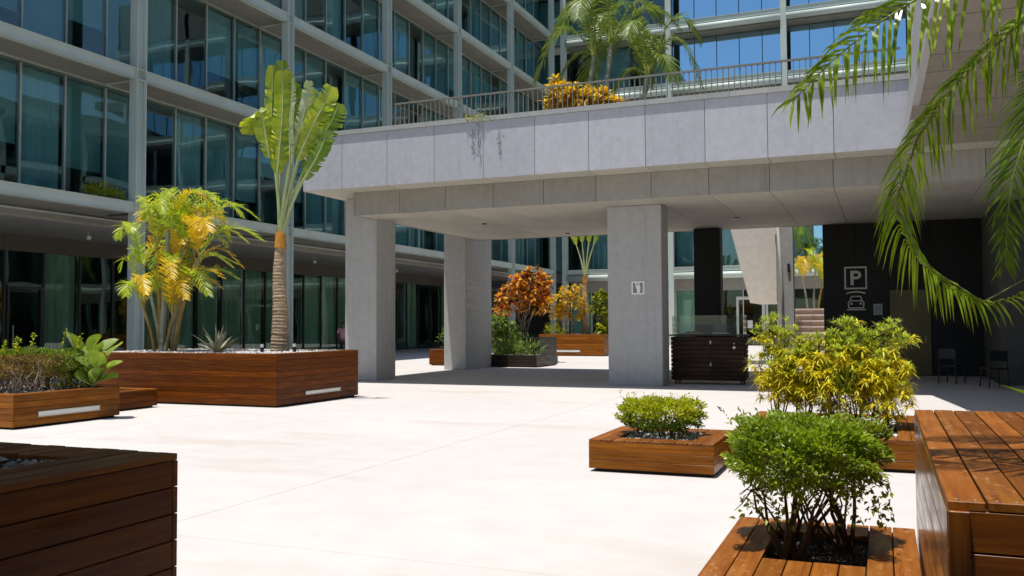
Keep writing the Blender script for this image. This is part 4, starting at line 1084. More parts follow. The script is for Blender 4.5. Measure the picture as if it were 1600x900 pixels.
def front_bush():
    base = (-0.36, 5.05, 0.27)
    t = thing('round_bush', 'dark green round headed bush on bare twisted stems in the front planter', 'bush', base)
    c = (-0.40, 5.12, 0.80); r = (0.42, 0.42, 0.20)
    b = MB()
    stems = [((-0.50, 4.92, .26), 0.012), ((-0.45, 4.95, .26), 0.015), ((-0.48, 5.02, .26), 0.010), ((-0.32, 5.15, .26), 0.008), ((-0.22, 5.15, .26), 0.009), ((-0.19, 5.22, .26), 0.013)]
    nodes = []
    for (s, rad) in stems:
        tips = [(s[0]*0.55+c[0]*0.45+random.uniform(-.24, .24), s[1]*0.5+c[1]*0.5+random.uniform(-.2, .2), random.uniform(0.62, 0.88)) for _ in range(4)]
        twiggy(b, s, tips, rad, 0, 0.022); nodes += tips
    part('stems', b, M['bark'], t)
    b = MB()
    for nd in nodes*6:
        q = Vector(nd); e = q+Vector((random.uniform(-.26, .26), random.uniform(-.22, .22), random.uniform(-.16, .12)))
        if abs(e.x+0.40) > 0.36 or abs(e.y-5.12) > 0.36: continue
        b.tube([q, q.lerp(e, 0.5)+Vector((random.gauss(0, .02), random.gauss(0, .02), random.gauss(0, .02))), e], [0.0045, 0.003, 0.0015], 4)
    part('twigs', b, M['bark'], t, kind='stuff')
    P_, u = blob_points(15000, c, r, shell=0.62)
    # rounded top, ragged open underside
    keep = (u[:, 2] > -0.25) | (RNG.random(len(u)) < 0.48)
    P_ = P_[keep]; u = u[keep]
    d = u*np.array([1, 1, 0.8])+np.array([0, 0, 0.55])+RNG.normal(size=u.shape)*0.55
    yel = ((u[:, 0] > 0.35) & (u[:, 1] > 0.0) & (u[:, 2] > 0.35) & (RNG.random(len(u)) < 0.75))
    b = MB(); b.leaves(P_, d, RNG.uniform(0.024, 0.046, len(P_)), RNG.uniform(0.013, 0.022, len(P_)), np.where(yel, 1, 0), up=(0, 0, 1))
    for _ in range(46):          # stray shoots
        a = random.uniform(0, 6.28); rr_ = random.uniform(0.25, 0.40); x, y = -0.40+rr_*math.cos(a), 5.12+rr_*math.sin(a)*0.95
        p0 = np.array([x, y, random.uniform(0.84, 0.96)]); dv = np.array([math.cos(a)*0.5, math.sin(a)*0.5, 0.9])*random.uniform(0.05, 0.11)
        for q in np.linspace(0, 1, 7): b.leaves([p0+dv*q], [dv*4+RNG.normal(size=3)*0.6], 0.034, 0.014, 0)
    # drooping low shoots
    n_ = 500; Q = np.stack([RNG.uniform(-0.74, 0.02, n_), RNG.uniform(4.8, 5.5, n_), RNG.uniform(0.46, 0.66, n_)], 1)
    sel = RNG.random(n_) < (0.3+0.7*np.abs(Q[:, 0]+0.36)/0.4)
    b.leaves(Q[sel], RNG.normal(size=(sel.sum(), 3))-np.array([0, 0, 0.5]), 0.04, 0.02, 0)
    part('foliage', b, [M['bush'], M['bushyellow']], t, kind='stuff')
front_bush()
def lime_bush():
    base = (-2.2, 9.56, 0.3); t = thing('clipped_shrub', 'low lime green clipped shrub in the square planter', 'shrub', base)
    b = MB()
    for k in range(16):
        s = (random.uniform(-2.5, -1.9), random.uniform(9.3, 9.85), 0.29)
        twiggy(b, s, [(s[0]+random.uniform(-.12, .12), s[1]+random.uniform(-.1, .1), random.uniform(0.45, 0.62))], 0.009, 0, 0.02)
    part('stems', b, M['bark'], t, kind='stuff')
    P_, u = blob_points(6500, (-2.22, 9.55, 0.545), (0.47, 0.36, 0.165), shell=0.6)
    d = u+np.array([0, 0, 0.6])+RNG.normal(size=u.shape)*0.5
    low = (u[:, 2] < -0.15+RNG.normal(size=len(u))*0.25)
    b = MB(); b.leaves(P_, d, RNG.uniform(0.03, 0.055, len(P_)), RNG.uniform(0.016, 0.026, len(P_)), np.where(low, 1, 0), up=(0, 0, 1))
    for _ in range(24):
        x, y = random.uniform(-2.66, -1.78), random.uniform(9.25, 9.85); h_ = random.uniform(0.04, 0.13)
        p0 = np.array([x, y, 0.66]); dv = np.array([random.uniform(-.5, .7), random.uniform(-.3, .3), 1.0])
        for q in np.linspace(0, 1, 6): b.leaves([p0+dv*h_*q], [dv*0.3+RNG.normal(size=3)*0.6], 0.032, 0.016, 0)
    part('foliage', b, [M['lime'], M['limedark']], t, kind='stuff')
lime_bush()
def strap_cluster(b, p, n_, L, w, up_bias, mi, droop=0.3):
    """rosette of strap leaves, each two segments"""
    for _ in range(n_):
        a = random.uniform(0, 6.28); e = random.gauss(up_bias, 0.35)
        D = Vector((math.cos(a)*math.cos(e), math.sin(a)*math.cos(e), math.sin(e))); ln = L*random.uniform(0.7, 1.15)
        sd = D.cross(Vector((0, 0, 1))); sd = sd.normalized() if sd.length > 0.05 else Vector((1, 0, 0))
        q0 = Vector(p); q1 = q0+D*ln*0.5+Vector((0, 0, -droop*ln*0.18)); q2 = q0+D*ln+Vector((0, 0, -droop*ln*0.75))
        b.add([q0+sd*w*0.3, q0-sd*w*0.3, q1+sd*w*0.5, q1-sd*w*0.5, q2], [(0, 1, 3, 2), (2, 3, 4)], mi)
def yellow_bush():
    base = (-0.6, 11.2, 0.3); t = thing('strap_leaf_shrub', 'large yellow and green strap leaved shrub behind the front bush', 'shrub', base)
    b = MB(); heads = []
    clumps = [(-1.17, 11.15, 1.43, 0.26), (-1.25, 11.25, 1.10, 0.24), (-0.92, 10.95, 1.08, 0.26), (-0.70, 11.2, 1.20, 0.24), (-0.78, 10.9, 0.98, 0.28), (-0.42, 11.3, 1.42, 0.22), (-0.45, 11.0, 1.05, 0.22),
              (-0.16, 11.2, 1.14, 0.24), (0.06, 11.25, 1.36, 0.24), (0.02, 10.95, 1.0, 0.26), (-0.2, 11.0, 0.90, 0.24), (-1.0, 11.3, 0.82, 0.22), (0.08, 11.2, 0.8, 0.2), (-0.62, 11.3, 1.15, 0.25), (-1.0, 10.95, 1.0, 0.28), (-0.62, 10.9, 0.85, 0.28), (-0.3, 10.95, 1.15, 0.26), (-1.02, 11.2, 1.28, 0.24), (-0.34, 11.25, 1.34, 0.22), (-0.1, 10.9, 0.8, 0.26), (-1.15, 10.95, 0.85, 0.24), (-0.75, 10.85, 0.70, 0.26), (0.0, 10.9, 0.72, 0.26), (-0.4, 10.9, 0.75, 0.24)]
    bases = [(-1.18, 11.1), (-0.85, 11.15), (-0.55, 11.2), (-0.12, 11.1), (0.0, 11.2), (-0.3, 11.0)]
    for (x, y, z, r) in clumps:
        for _ in range(46):
            v = Vector((random.gauss(0, 1), random.gauss(0, 1), random.gauss(0.2, 1))).normalized()*r*random.uniform(0.65, 1.12)
            heads.append((x+v.x, y+v.y, max(0.46, z+v.z*0.95-0.08)))
        s = min(bases, key=lambda q: abs(q[0]-x))
        twiggy(b, (s[0]+random.uniform(-.05, .05), s[1]+random.uniform(-.05, .05), 0.29), [(x, y, z), (x+random.uniform(-.12, .12), y-0.05, z-0.12)], 0.010, 0, 0.03)
    part('stems', b, M['bark'], t)
    b = MB()
    for h in heads:
        f = (h[2]-0.75)/0.65+random.gauss(0, 0.25)
        if f < 0.55: strap_cluster(b, h, 22, 0.125, 0.017, 0.25, 1, 0.55)
        else: strap_cluster(b, h, 24, 0.115, 0.013, 0.65, 0, 0.35)
        if 0.4 < f < 0.85: strap_cluster(b, (h[0], h[1], h[2]-0.04), 10, 0.12, 0.015, 0.2, 1, 0.6)
    part('foliage', b, [M['ygreen'], M['ygold']], t, kind='stuff')
yellow_bush()
def spear_plant(name, label, base, n_, L, w, mat, seed, up=0.9, cat='plant', group=None, a0=0.0):
    rr = random.Random(seed); t = thing(name, label, cat, base, group)
    for k in range(n_):
        a = a0+k*2.4+rr.uniform(-.3, .3); e = up-0.9*(k/n_)+rr.uniform(-0.12, 0.12)*2
        D = Vector((math.cos(a)*math.cos(e), math.sin(a)*math.cos(e), math.sin(e))); ln = L*rr.uniform(0.75, 1.1)
        sd = D.cross(Vector((0, 0, 1)))
        sd = sd.normalized() if sd.length > 0.05 else Vector((1, 0, 0)); N_ = sd.cross(D)
        b = MB(); p = Vector(base); vs = []
        for s_, ww in ((0, 0.7), (0.25, 1.0), (0.6, 0.65)):
            c = p+D*ln*s_+Vector((0, 0, -0.15*ln*s_*s_)); vs += [c+sd*w*ww*0.5+N_*w*0.12, c-N_*w*0.18, c-sd*w*ww*0.5+N_*w*0.12]
        vs.append(p+D*ln+Vector((0, 0, -0.15*ln)))
        b.add(vs, [(0, 1, 4, 3), (1, 2, 5, 4), (3, 4, 7, 6), (4, 5, 8, 7), (6, 7, 9), (7, 8, 9), (0, 3, 6, 9, 8, 5, 2)], 0)
        part('leaf', b, M[mat], t)
    return t
spear_plant('agave', 'spiky pale agave between the two palms in the big planter', (-12.05, 14.2, 0.98), 18, 0.70, 0.075, 'agave', 4, 1.35)
spear_plant('snake_plant', 'upright dark green spear leaved plant amid the yellow shrub', (-0.42, 10.82, 0.70), 12, 0.55, 0.045, 'palmdark', 9, 1.45)
spear_plant('leafy_plant', 'long green leaf plant at the right edge of the tall planter', (0.98, 4.75, 1.0), 10, 0.58, 0.075, 'palm', 14, 0.45, a0=3.25)
def hedge():
    base = (-12.9, 10.4, 0.49); t = thing('hedge', 'low flat topped hedge, brown and dried on its left half', 'hedge', base)
    b = MB()
    for k in range(46):
        s = (random.uniform(-13.2, -12.15), random.uniform(9.85, 11.2), 0.48)
        twiggy(b, s, [(s[0]+random.uniform(-.2, .2), s[1]+random.uniform(-.2, .2), random.uniform(0.8, 1.1)) for _ in range(3)], 0.010, 0, 0.05)
    part('stems', b, M['barkgrey'], t, kind='stuff')
    P_, u = blob_points(17000, (-12.72, 10.45, 0.92), (0.66, 0.92, 0.24), shell=0.7)
    dry = (u[:, 1] < 0.25+RNG.normal(size=len(u))*0.22) & (u[:, 2] < 0.62)
    keep = ~dry | (RNG.random(len(u)) < 0.7)
    P_ = P_[keep]; u = u[keep]; dry = dry[keep]
    d = u+np.array([0, 0, 0.4])+RNG.normal(size=u.shape)*0.6
    b = MB(); b.leaves(P_, d, RNG.uniform(0.035, 0.06, len(P_)), RNG.uniform(0.018, 0.03, len(P_)), np.where(dry, 1, 0))
    n_ = 1100; Q = np.stack([RNG.uniform(-12.6, -12.1, n_), RNG.uniform(10.75, 11.4, n_), RNG.uniform(0.52, 1.0, n_)], 1)
    b.leaves(Q, RNG.normal(size=(n_, 3)), 0.05, 0.028, 0)
    part('foliage', b, [M['hedge'], M['hedgedry']], t, kind='stuff')
    for (y, h_, x) in ((10.3, 1.42, -12.4), (10.85, 1.46, -12.35), (9.95, 1.3, -12.3), (11.1, 1.38, -12.3), (9.85, 1.28, -12.45), (10.15, 1.34, -12.6)):
        b = MB(); b.tube([(x, y, 1.05), (x+0.03, y+0.04, h_)], [0.006, 0.003], 4, 0)
        n_ = 22; q = np.linspace(0, 1, n_)[:, None]
        b.leaves(np.array([[x, y, 1.1]])+q*np.array([[0.03, 0.04, h_-1.1]]), RNG.normal(size=(n_, 3))+np.array([0, 0, 0.4]), 0.06, 0.034, 1)
        part('sprig', b, [M['bark'], M['lime']], t)
hedge()
def broad_plant():
    base = (-12.1, 11.22, 0.5); t = thing('broad_leaf_plant', 'plant with big rounded pale edged leaves at the end of the hedge', 'plant', base)
    rr = random.Random(6)
    b = MB(); twiggy(b, base, [(-12.3, 11.3, 1.0), (-12.0, 11.2, 0.9), (-12.1, 11.3, 0.95)], 0.02); part('stems', b, M['petiole'], t)
    spots = [(-12.45, 11.15, 1.28, -1.2), (-12.15, 11.3, 1.25, .6), (-12.0, 11.2, 1.12, -.2), (-11.75, 11.35, 1.15, .3), (-11.85, 11.1, 0.98, -.5), (-12.1, 11.05, 0.92, -2.2), (-11.7, 11.3, 0.88, .1), (-12.2, 11.2, 0.78, -1.0),
             (-11.9, 11.15, 0.72, -.3), (-12.3, 11.3, 1.1, 2.0), (-11.95, 11.4, 1.2, 1.0), (-12.05, 11.0, 0.66, -1.4), (-11.8, 11.25, 0.66, .2)]
    for (x, y, z, a) in spots:
        b = MB(); L = rr.uniform(0.28, 0.38); w_ = L*0.98
        e = rr.uniform(0.3, 1.25); D = Vector((math.cos(a)*math.cos(e), math.sin(a)*math.cos(e), math.sin(e)))
        sd = D.cross(Vector((0, 0, 1))).normalized(); sd = (sd+Vector((rr.gauss(0, .4), rr.gauss(0, .4), rr.gauss(0, .4)))).normalized(); N_ = sd.cross(D)
        p = Vector((x, y, z))-D*L*0.5; vs = []; fs = []
        nn = 7
        for i in range(nn+1):
            u = i/nn; hw = w_*0.5*math.sin(math.pi*(0.06+0.88*u))**0.7
            c = p+D*L*u-N_*0.12*L*u*u
            vs += [c-sd*hw+N_*hw*0.35, c-N_*0.004, c+sd*hw+N_*hw*0.35]
        for i in range(nn):
            k = i*3; fs += [(k, k+1, k+4, k+3), (k+1, k+2, k+5, k+4)]
        b.add(vs, fs, 0)
        b.tube([p-D*0.1-Vector((0, 0, 0.06)), p, p+D*L*0.9], [0.008, 0.007, 0.002], 4, 1)
        part('leaf', b, [M['broad'], M['petiole']], t)
broad_plant()
def croton(label, base, heads, nl, L, w, mats, seed, spread=0.5, dark=0.15, group=None, cat='croton', style='rosette'):
    random.seed(seed); nl = int(nl*1.9); t = thing('croton', label, cat, base, group)
    b = MB()
    for h in heads: twiggy(b, (base[0]+random.uniform(-.25, .25), base[1]+random.uniform(-.2, .2), base[2]), [h[:3]], 0.02, 0, 0.06)
    part('stems', b, M['barkgrey'], t)
    b = MB()
    if style == 'rosette':
        for (x, y, z, r) in heads:
            for _ in range(12):
                v = Vector((random.gauss(0, 1), random.gauss(0, 1), random.gauss(0.25, 0.9))).normalized()*r*random.uniform(0.5, 1.05)
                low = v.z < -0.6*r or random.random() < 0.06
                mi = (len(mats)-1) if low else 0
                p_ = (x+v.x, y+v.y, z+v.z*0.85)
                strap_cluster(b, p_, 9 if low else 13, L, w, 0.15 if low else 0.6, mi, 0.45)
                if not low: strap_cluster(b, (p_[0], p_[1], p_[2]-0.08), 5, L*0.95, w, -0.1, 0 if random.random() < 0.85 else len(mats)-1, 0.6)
    else:
        for (x, y, z, r) in heads:
            P_ = RNG.normal(size=(nl, 3))*np.array([r, r, r*0.8])*0.62+np.array([x, y, z])
            d = (P_-np.array([x, y, z-r*0.5]))+RNG.normal(size=P_.shape)*r*0.35
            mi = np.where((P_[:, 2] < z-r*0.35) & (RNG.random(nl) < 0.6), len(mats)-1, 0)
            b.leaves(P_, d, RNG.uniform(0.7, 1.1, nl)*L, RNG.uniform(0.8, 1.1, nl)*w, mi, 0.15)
    part('foliage', b, [M[q] for q in mats], t, kind='stuff')
    return t
croton('tall red orange croton in the taller black planter', (-13.5, 34.0, 0.95), [(-13.8, 33.8, 3.2, 0.42), (-12.95, 33.9, 3.55, 0.45), (-13.4, 33.7, 2.9, 0.45), (-14.2, 33.9, 2.7, 0.42), (-12.65, 33.8, 2.85, 0.4), (-12.55, 33.9, 3.25, 0.35), (-13.7, 33.7, 2.4, 0.45), (-13.0, 33.7, 2.4, 0.4), (-12.6, 33.9, 2.3, 0.35), (-14.25, 33.9, 2.2, 0.38), (-13.2, 33.8, 3.2, 0.4)], 62, 0.30, 0.085, ['crotonred', 'crotondark'], 41)
croton('golden yellow croton in the far orange brown planter', (-14.7, 42.6, 1.0), [(-15.1, 42.5, 2.7, 0.45), (-14.7, 42.6, 3.1, 0.45), (-14.1, 42.6, 3.15, 0.5), (-14.45, 42.5, 2.5, 0.45), (-13.85, 42.6, 2.5, 0.4), (-15.1, 42.6, 2.1, 0.4), (-14.5, 42.5, 1.95, 0.4), (-13.95, 42.6, 2.05, 0.35), (-14.2, 42.5, 2.8, 0.4), (-14.8, 42.5, 2.3, 0.4)], 70, 0.24, 0.065, ['crotongold', 'crotongold'], 42)
croton('bright yellow croton behind the terrace railing', (-6.6, 20.75, 6.2), [(-7.2, 20.5, 7.25, 0.26), (-7.05, 20.5, 6.95, 0.26), (-6.75, 20.5, 7.0, 0.26), (-6.4, 20.5, 6.95, 0.26), (-6.1, 20.5, 6.9, 0.24), (-5.9, 20.5, 6.8, 0.18), (-7.3, 20.5, 6.9, 0.2), (-6.9, 20.45, 6.8, 0.24), (-6.55, 20.45, 6.8, 0.22), (-6.2, 20.45, 6.78, 0.22), (-7.15, 20.45, 7.1, 0.22), (-5.75, 20.5, 6.75, 0.15)], 90, 0.24, 0.058, ['crotonyellow', 'crotongold'], 43)
croton('bushy lime green shrub behind the slender far palm', (-13.1, 43.9, 1.0), [(-13.3, 44.1, 2.8, 0.5), (-12.8, 44.1, 2.7, 0.5), (-13.0, 44.1, 2.2, 0.5), (-13.5, 44.1, 2.2, 0.4), (-12.7, 44.1, 2.0, 0.4), (-13.1, 44.0, 1.5, 0.35), (-12.8, 42.6, 1.25, 0.22), (-13.1, 44.1, 3.0, 0.35)], 90, 0.26, 0.09, ['lime', 'limedark'], 44, cat='shrub')
croton('green leafy plant in front of the red croton', (-13.9, 32.6, 0.0), [(-13.8, 32.5, 1.7, 0.35), (-13.5, 32.5, 1.35, 0.35), (-13.9, 32.5, 1.0, 0.35), (-13.3, 32.5, 1.05, 0.25), (-13.9, 32.5, 0.6, 0.3)], 60, 0.30, 0.07, ['broad', 'limedark'], 45, cat='plant')
croton('leafy sprig in the small square planter', (-15.4, 31.0, 0.55), [(-15.35, 31.0, 1.1, 0.25), (-15.2, 31.0, 0.85, 0.22), (-15.25, 31.0, 1.4, 0.15)], 55, 0.16, 0.03, ['broad', 'hedge'], 46, cat='plant', style='loose')
croton('dark ferny ground plants in the low black planter', (-12.4, 31.0, 0.4), [(-13.0, 30.6, 0.6, 0.3), (-12.4, 30.7, 0.55, 0.3), (-11.9, 30.7, 0.65, 0.28), (-12.7, 30.9, 0.6, 0.3)], 90, 0.28, 0.025, ['palmdark', 'limedark'], 47, cat='fern', style='loose')
croton('tuft of grass at the left end of the far orange brown planter', (-15.1, 42.2, 1.0), [(-15.2, 42.2, 1.2, 0.25), (-14.8, 42.2, 1.15, 0.25)], 60, 0.3, 0.03, ['lime', 'limedark'], 48, cat='grass', style='loose')
croton('little green pot plant on a ledge behind the first floor window', (-23.0, 21.7, 5.5), [(-23.0, 21.3, 5.75, 0.22), (-23.0, 21.8, 5.78, 0.25), (-23.0, 22.1, 5.72, 0.2)], 70, 0.2, 0.05, ['lime', 'limedark'], 49, cat='plant', style='loose')
random.seed(70)
# hanging vine on the fascia
def vine():
    t = thing('hanging_vine', 'thin vine trailing over the coping with dark strands down the fascia', 'vine', (-9.0, 19.75, 6.5))
    b = MB(); n_ = 70
    P_ = np.stack([RNG.uniform(-9.35, -8.65, n_), RNG.uniform(19.74, 19.80, n_), 6.52+RNG.normal(size=n_)*0.04], 1)
    b.leaves(P_, RNG.normal(size=(n_, 3)), 0.06, 0.035); part('foliage', b, M['lime'], t, kind='stuff')
    for (x, z1, z0) in ((-8.98, 6.42, 5.35), (-9.15, 6.25, 5.6), (-8.45, 6.2, 5.55)):
        b = MB(); pts = [(x+0.04*math.sin(k*1.9)+0.05*k/8, 19.805, z1+(z0-z1)*k/9) for k in range(10)]
        b.tube(pts, [0.006]*9+[0.003], 4); nn = 6
        q = np.array(pts)[RNG.integers(0, 9, nn)]+RNG.normal(size=(nn, 3))*np.array([0.03, 0.004, 0.05])
        b.leaves(q, RNG.normal(size=(nn, 3))*np.array([1, .3, 1])-np.array([0, 0, 1]), 0.07, 0.03)
        part('strand', b, M['strand'], t)
vine()
# pebbles / small uplights in the big planter
for (x, y, lab) in ((-11.1, 14.35, 'small black uplight with white lens right of the fan palm trunk'), (-10.75, 14.9, 'small black uplight near the right end of the big planter')):
    t = thing('uplight', lab, 'light', (x, y, 0.98), 'uplights in the big planter')
    b = MB(); b.tube([(x, y, 0.98), (x, y, 1.10)], [0.03, 0.035], 8); part('stake', b, M['blackplastic'], t)
    b = MB(); b.tube([(x, y, 1.10), (x, y, 1.16)], [0.035, 0.03], 8); part('lens', b, M['lamp'], t)

# ------------------------------------------------------------------ KIOSK
def kiosk():
    t = thing('kiosk_counter', 'dark slatted wooden kiosk counter with a glass guard beside the middle column', 'kiosk', (-4.05, 22.95, 0))
    x0, x1, y0, y1 = -4.97, -3.15, 22.68, 23.35
    b = MB(); b.box(x0+0.03, x1-0.03, y0+0.03, y1-0.02, 0.10, 1.19); part('cabinet', b, M['plinth'], t)
    rows = 10; rh = 1.08/rows; xm = -3.98
    for r_ in range(rows):
        z = 0.11+rh*(r_+0.5)
        for a, c in ((x0, xm-0.008), (xm+0.008, x1)):
            inst('slat', bevel_box(c-a, 0.022, rh-0.014, M['kioskwood'], 0.003), ((a+c)/2, y0+0.014, z), t)
        inst('slat', bevel_box(y1-y0-0.06, 0.022, rh-0.014, M['kioskwood'], 0.003), (x1-0.012, (y0+y1)/2+0.01, z), t, (0, 0, math.pi/2))
    inst('counter_top', bevel_box(x1-x0+0.08, y1-y0+0.08, 0.035, M['wooddark'], 0.005), ((x0+x1)/2, (y0+y1)/2, 1.225), t)
    b = MB(); b.tube([(-3.40, y0, 0.92), (-3.40, y0-0.03, 0.92)], 0.035, 10); part('knob', b, M['signwhite'], t)
    b = MB(); b.tube([(-3.40, y0, 1.02), (-3.40, y0-0.02, 1.02)], 0.02, 8); part('lock', b, M['pipe'], t)
    for z in (1.05, 0.5):
        b = MB(); b.box(xm-0.02, xm+0.02, y0-0.008, y0+0.002, z-0.04, z+0.04); part('hinge', b, M['pipe'], t)
    for (x, y) in ((x0+0.1, y0+0.1), (x1-0.1, y0+0.1), (x0+0.1, y1-0.1), (x1-0.1, y1-0.1)):
        b = MB(); b.tube([(x-0.02, y, 0.05), (x+0.02, y, 0.05)], 0.05, 12); part('castor', b, M['blackplastic'], t)
    for (a, c, d, e) in ((x0+0.03, x1-0.03, y0+0.03, y0+0.042),):
        b = MB(); b.box(a, c, d, e, 1.244, 1.72); part('glass_guard', b, M['clear'], t)
    for x in (x0+0.03, x1-0.042):
        b = MB(); b.box(x, x+0.012, y0+0.044, y1-0.05, 1.244, 1.72); part('glass_guard', b, M['clear'], t)
    return t
kiosk()
t = thing('coffee_machine', 'dark low machine standing on the kiosk counter behind the glass', 'machine', (-3.75, 23.1, 1.245))
inst('machine_body', bevel_box(0.42, 0.34, 0.26, M['blackplastic'], 0.02), (-3.75, 23.1, 1.38), t); inst('machine_tray', bevel_box(0.46, 0.10, 0.04, M['pipe'], 0.01), (-3.75, 22.88, 1.27), t)
t = thing('serving_tray', 'shallow tray of goods at the left of the kiosk counter', 'tray', (-4.5, 23.05, 1.245))
inst('tray_base', bevel_box(0.5, 0.35, 0.03, M['pipe'], 0.01), (-4.5, 23.05, 1.262), t)
b = MB(); stones(b, -4.65, -4.35, 22.95, 23.15, 1.29, 26, 0.03, 0.05); part('goods', b, M['sheath'], t, kind='stuff')

# pale slanted stair block, post, pipes, steps
def stair_block():
    t = thing('stair_enclosure', 'pale rendered stair enclosure with slanted left edge hanging behind the portico', 'staircase', (-4.4, 34.5, 0))
    b = MB(); b.poly_prism([(-5.75, 7.4), (-4.50, 2.27), (-3.55, 2.27), (-3.53, 7.4)], 'y', 34.0, 37.0); part('stair_wall', b, M['white_panel'], t)
    b = MB(); b.box(-3.60, -3.50, 33.93, 33.998, 4.72, 4.78); part('wall_bracket', b, M['pipe'], t)
    b = MB(); b.box(-3.50, -3.24, 33.7, 34.4, 0, 7.4); part('support_post', b, M['lower'], t)
    return t
stair_block()
def post():
    t = thing('concrete_post', 'slim grey concrete post with slanting pipes right of the pale stair enclosure', 'post', (-2.9, 30.2, 0))
    inst('shaft', bevel_box(0.36, 0.4, 6.0, M['column'], 0.01), (-2.80, 30.3, 3.0), t)
    for dx in (0, 0.1):
        b = MB(); b.tube([(-3.16+dx*0.6, 30.05, 5.6), (-2.98+dx*0.2, 30.05, 2.6), (-2.98+dx*0.2, 30.05, 0.05)], 0.022, 8); part('pipe', b, M['pipe'], t, smooth=True)
    b = MB(); b.box(-2.80, -2.72, 30.05, 30.098, 3.15, 3.42); part('intercom', b, M['blackplastic'], t)
post()
t = thing('stone_steps', 'weathered pale stone steps climbing beyond the portico', 'steps', (-2.9, 38, 0))
w_ = 4.3/5
for k in range(9):
    for q in range(5):
        x = -3.5+w_*q; y0 = 36+0.33*k
        b = MB(); b.box(x+0.005, x+w_-0.005, y0+0.06, y0+0.42, max(0, 0.235*k-0.05), 0.235*(k+1)-0.07); part('riser_stone', b, M['shaded_riser'], t, centre=True)
        b = MB(); b.box(x+0.004, x+w_-0.004, y0-0.03, y0+0.40, 0.235*(k+1)-0.069, 0.235*(k+1)-0.004+random.uniform(-.006, .006)); part('tread_stone', b, M['stone_step'], t, centre=True)
b = MB(); b.box(-3.5, 0.8, 39.02, 42.5, 0, 2.05); part('landing', b, M['stone_step'], t)

# chairs and table in the dark lobby
def chair(label, x, y, rz):
    t = thing('chair', label, 'chair', (x, y, 0), 'chairs in the shaded lobby')
    c, s = math.cos(rz), math.sin(rz)
    def tp(p): return (x+p[0]*c-p[1]*s, y+p[0]*s+p[1]*c, p[2])
    def bx(nm, a0, a1, b0, b1, z0, z1):
        b = MB(); b.box(a0, a1, b0, b1, z0, z1); b.v = [tp(p) for p in b.v]; part(nm, b, M['blackmetal'], t)
    bx('seat', -0.22, 0.22, -0.22, 0.22, 0.43, 0.46); bx('backrest', -0.21, 0.21, 0.19, 0.215, 0.62, 0.86)
    for (a, d, tz) in ((-0.2, -0.2, 0.43), (0.2, -0.2, 0.43), (-0.2, 0.2, 0.86), (0.2, 0.2, 0.86)):
        b = MB(); b.tube([tp((a*1.12, d*1.12, 0)), tp((a, d, 0.43)), tp((a, d, tz))], 0.018, 6); part('leg', b, M['blackmetal'], t)
    b = MB(); b.tube([tp((-0.22, -0.21, 0.2)), tp((0.22, -0.21, 0.2))], 0.01, 5); part('stretcher', b, M['blackmetal'], t)
chair('black chair nearest the grey wall in the dark lobby', 2.35, 23.6, R(200))
chair('black chair deeper in the dark lobby, left of the other one', 1.55, 25.0, R(150))

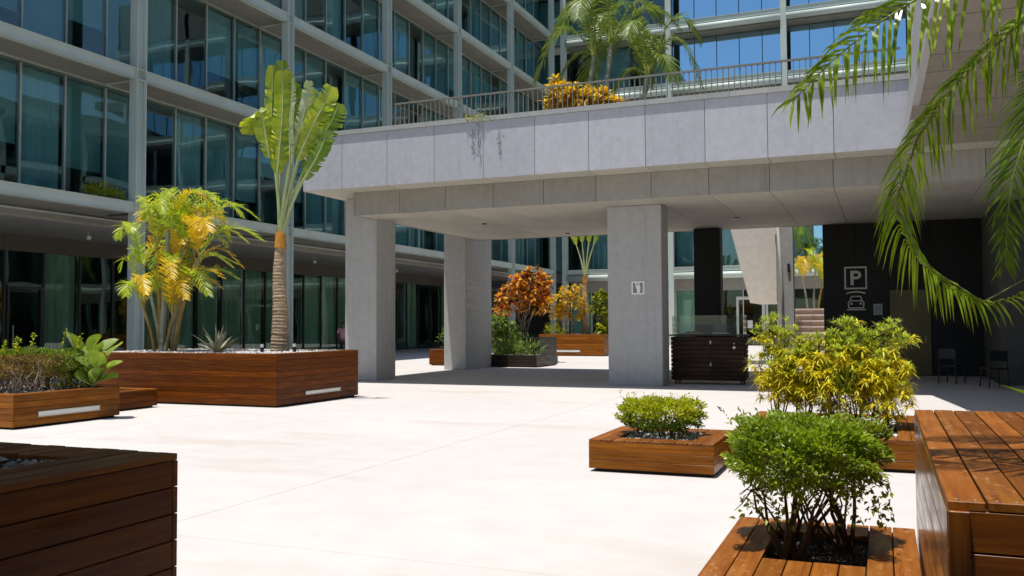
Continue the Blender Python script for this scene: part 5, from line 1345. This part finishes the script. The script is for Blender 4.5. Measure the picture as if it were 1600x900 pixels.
# person near the left glass front
def person():
    x, y = -21.45, 33.2
    t = thing('person', 'person with dark hair in a pink top seen from behind left of the front column', 'person', (x, y, 0))
    def skin(name, verts, edges, rad, mat, root=0):
        me = bpy.data.meshes.new(name); me.from_pydata([(a, b_, c) for a, b_, c in verts], edges, [])
        o = bpy.data.objects.new(name, me); COL.objects.link(o); o.parent = t; me.materials.append(mat)
        sm = o.modifiers.new('skin', 'SKIN')
        for i, r_ in enumerate(rad): me.skin_vertices[0].data[i].radius = r_ if hasattr(r_, '__len__') else (r_, r_)
        me.skin_vertices[0].data[root].use_root = True
        sm.use_smooth_shade = True
        ss = o.modifiers.new('sub', 'SUBSURF'); ss.levels = 2; ss.render_levels = 2
        return o
    V = [(0, 0, 0.92), (0, 0.0, 1.10), (0, 0.01, 1.32), (0, 0.0, 1.42), (0, 0.01, 1.50), (0, 0.02, 1.60), (0, 0.02, 1.66),
         (0.09, 0, 0.86), (0.10, 0.04, 0.48), (0.10, -0.02, 0.10), (0.10, 0.09, 0.04),
         (-0.09, 0, 0.86), (-0.10, 0.12, 0.48), (-0.10, 0.02, 0.10), (-0.10, 0.13, 0.04),
         (0.17, 0, 1.38), (0.23, -0.02, 1.12), (0.22, 0.12, 0.92), (0.21, 0.18, 0.84),
         (-0.17, 0, 1.38), (-0.23, -0.02, 1.12), (-0.22, 0.12, 0.92), (-0.21, 0.18, 0.84)]
    Ed = [(0, 1), (1, 2), (2, 3), (3, 4), (4, 5), (5, 6), (0, 7), (7, 8), (8, 9), (9, 10), (0, 11), (11, 12), (12, 13), (13, 14), (2, 15), (15, 16), (16, 17), (17, 18), (2, 19), (19, 20), (20, 21), (21, 22)]
    Rd = [(0.15, 0.11), (0.12, 0.09), (0.15, 0.10), 0.06, 0.055, 0.085, 0.07, 0.085, 0.058, 0.04, 0.035, 0.085, 0.058, 0.04, 0.035, 0.055, 0.042, 0.032, 0.036, 0.055, 0.042, 0.032, 0.036]
    skin('body', V, Ed, Rd, M['skin'])
    skin('shirt', [(0, 0, 0.88), (0, 0, 1.1), (0, 0.01, 1.33), (0, 0, 1.41), (0.18, 0, 1.37), (0.23, -0.02, 1.18), (-0.18, 0, 1.37), (-0.23, -0.02, 1.18)], [(0, 1), (1, 2), (2, 3), (2, 4), (4, 5), (2, 6), (6, 7)], [(0.175, 0.13), (0.145, 0.11), (0.17, 0.12), 0.075, 0.07, 0.06, 0.07, 0.06], M['pink'])
    skin('trousers', [(0, 0, 0.93), (0.09, 0, 0.84), (0.10, 0.04, 0.48), (0.10, -0.02, 0.08), (-0.09, 0, 0.84), (-0.10, 0.12, 0.48), (-0.10, 0.02, 0.08)], [(0, 1), (1, 2), (2, 3), (0, 4), (4, 5), (5, 6)], [(0.165, 0.125), 0.1, 0.072, 0.06, 0.1, 0.072, 0.06], M['navy'])
    skin('hair', [(0, -0.02, 1.56), (0, -0.015, 1.63), (0, 0.0, 1.69)], [(0, 1), (1, 2)], [0.085, 0.10, 0.085], M['hair'])
    t.rotation_euler = (0, 0, R(20))
person()
# two stray leaves on the paving
for (x, y, lab) in ((-0.90, 6.35, 'small dry leaf lying on the paving left of the front planter'),):
    b = MB(); b.leaves([(x, y, 0.012)], [(1, 0.2, 0.1)], 0.05, 0.02, 0, 0.3, up=(0, 0, 1)); o = part('dry_leaf', b, M['hedgedry']); tag(o, lab, 'leaf')
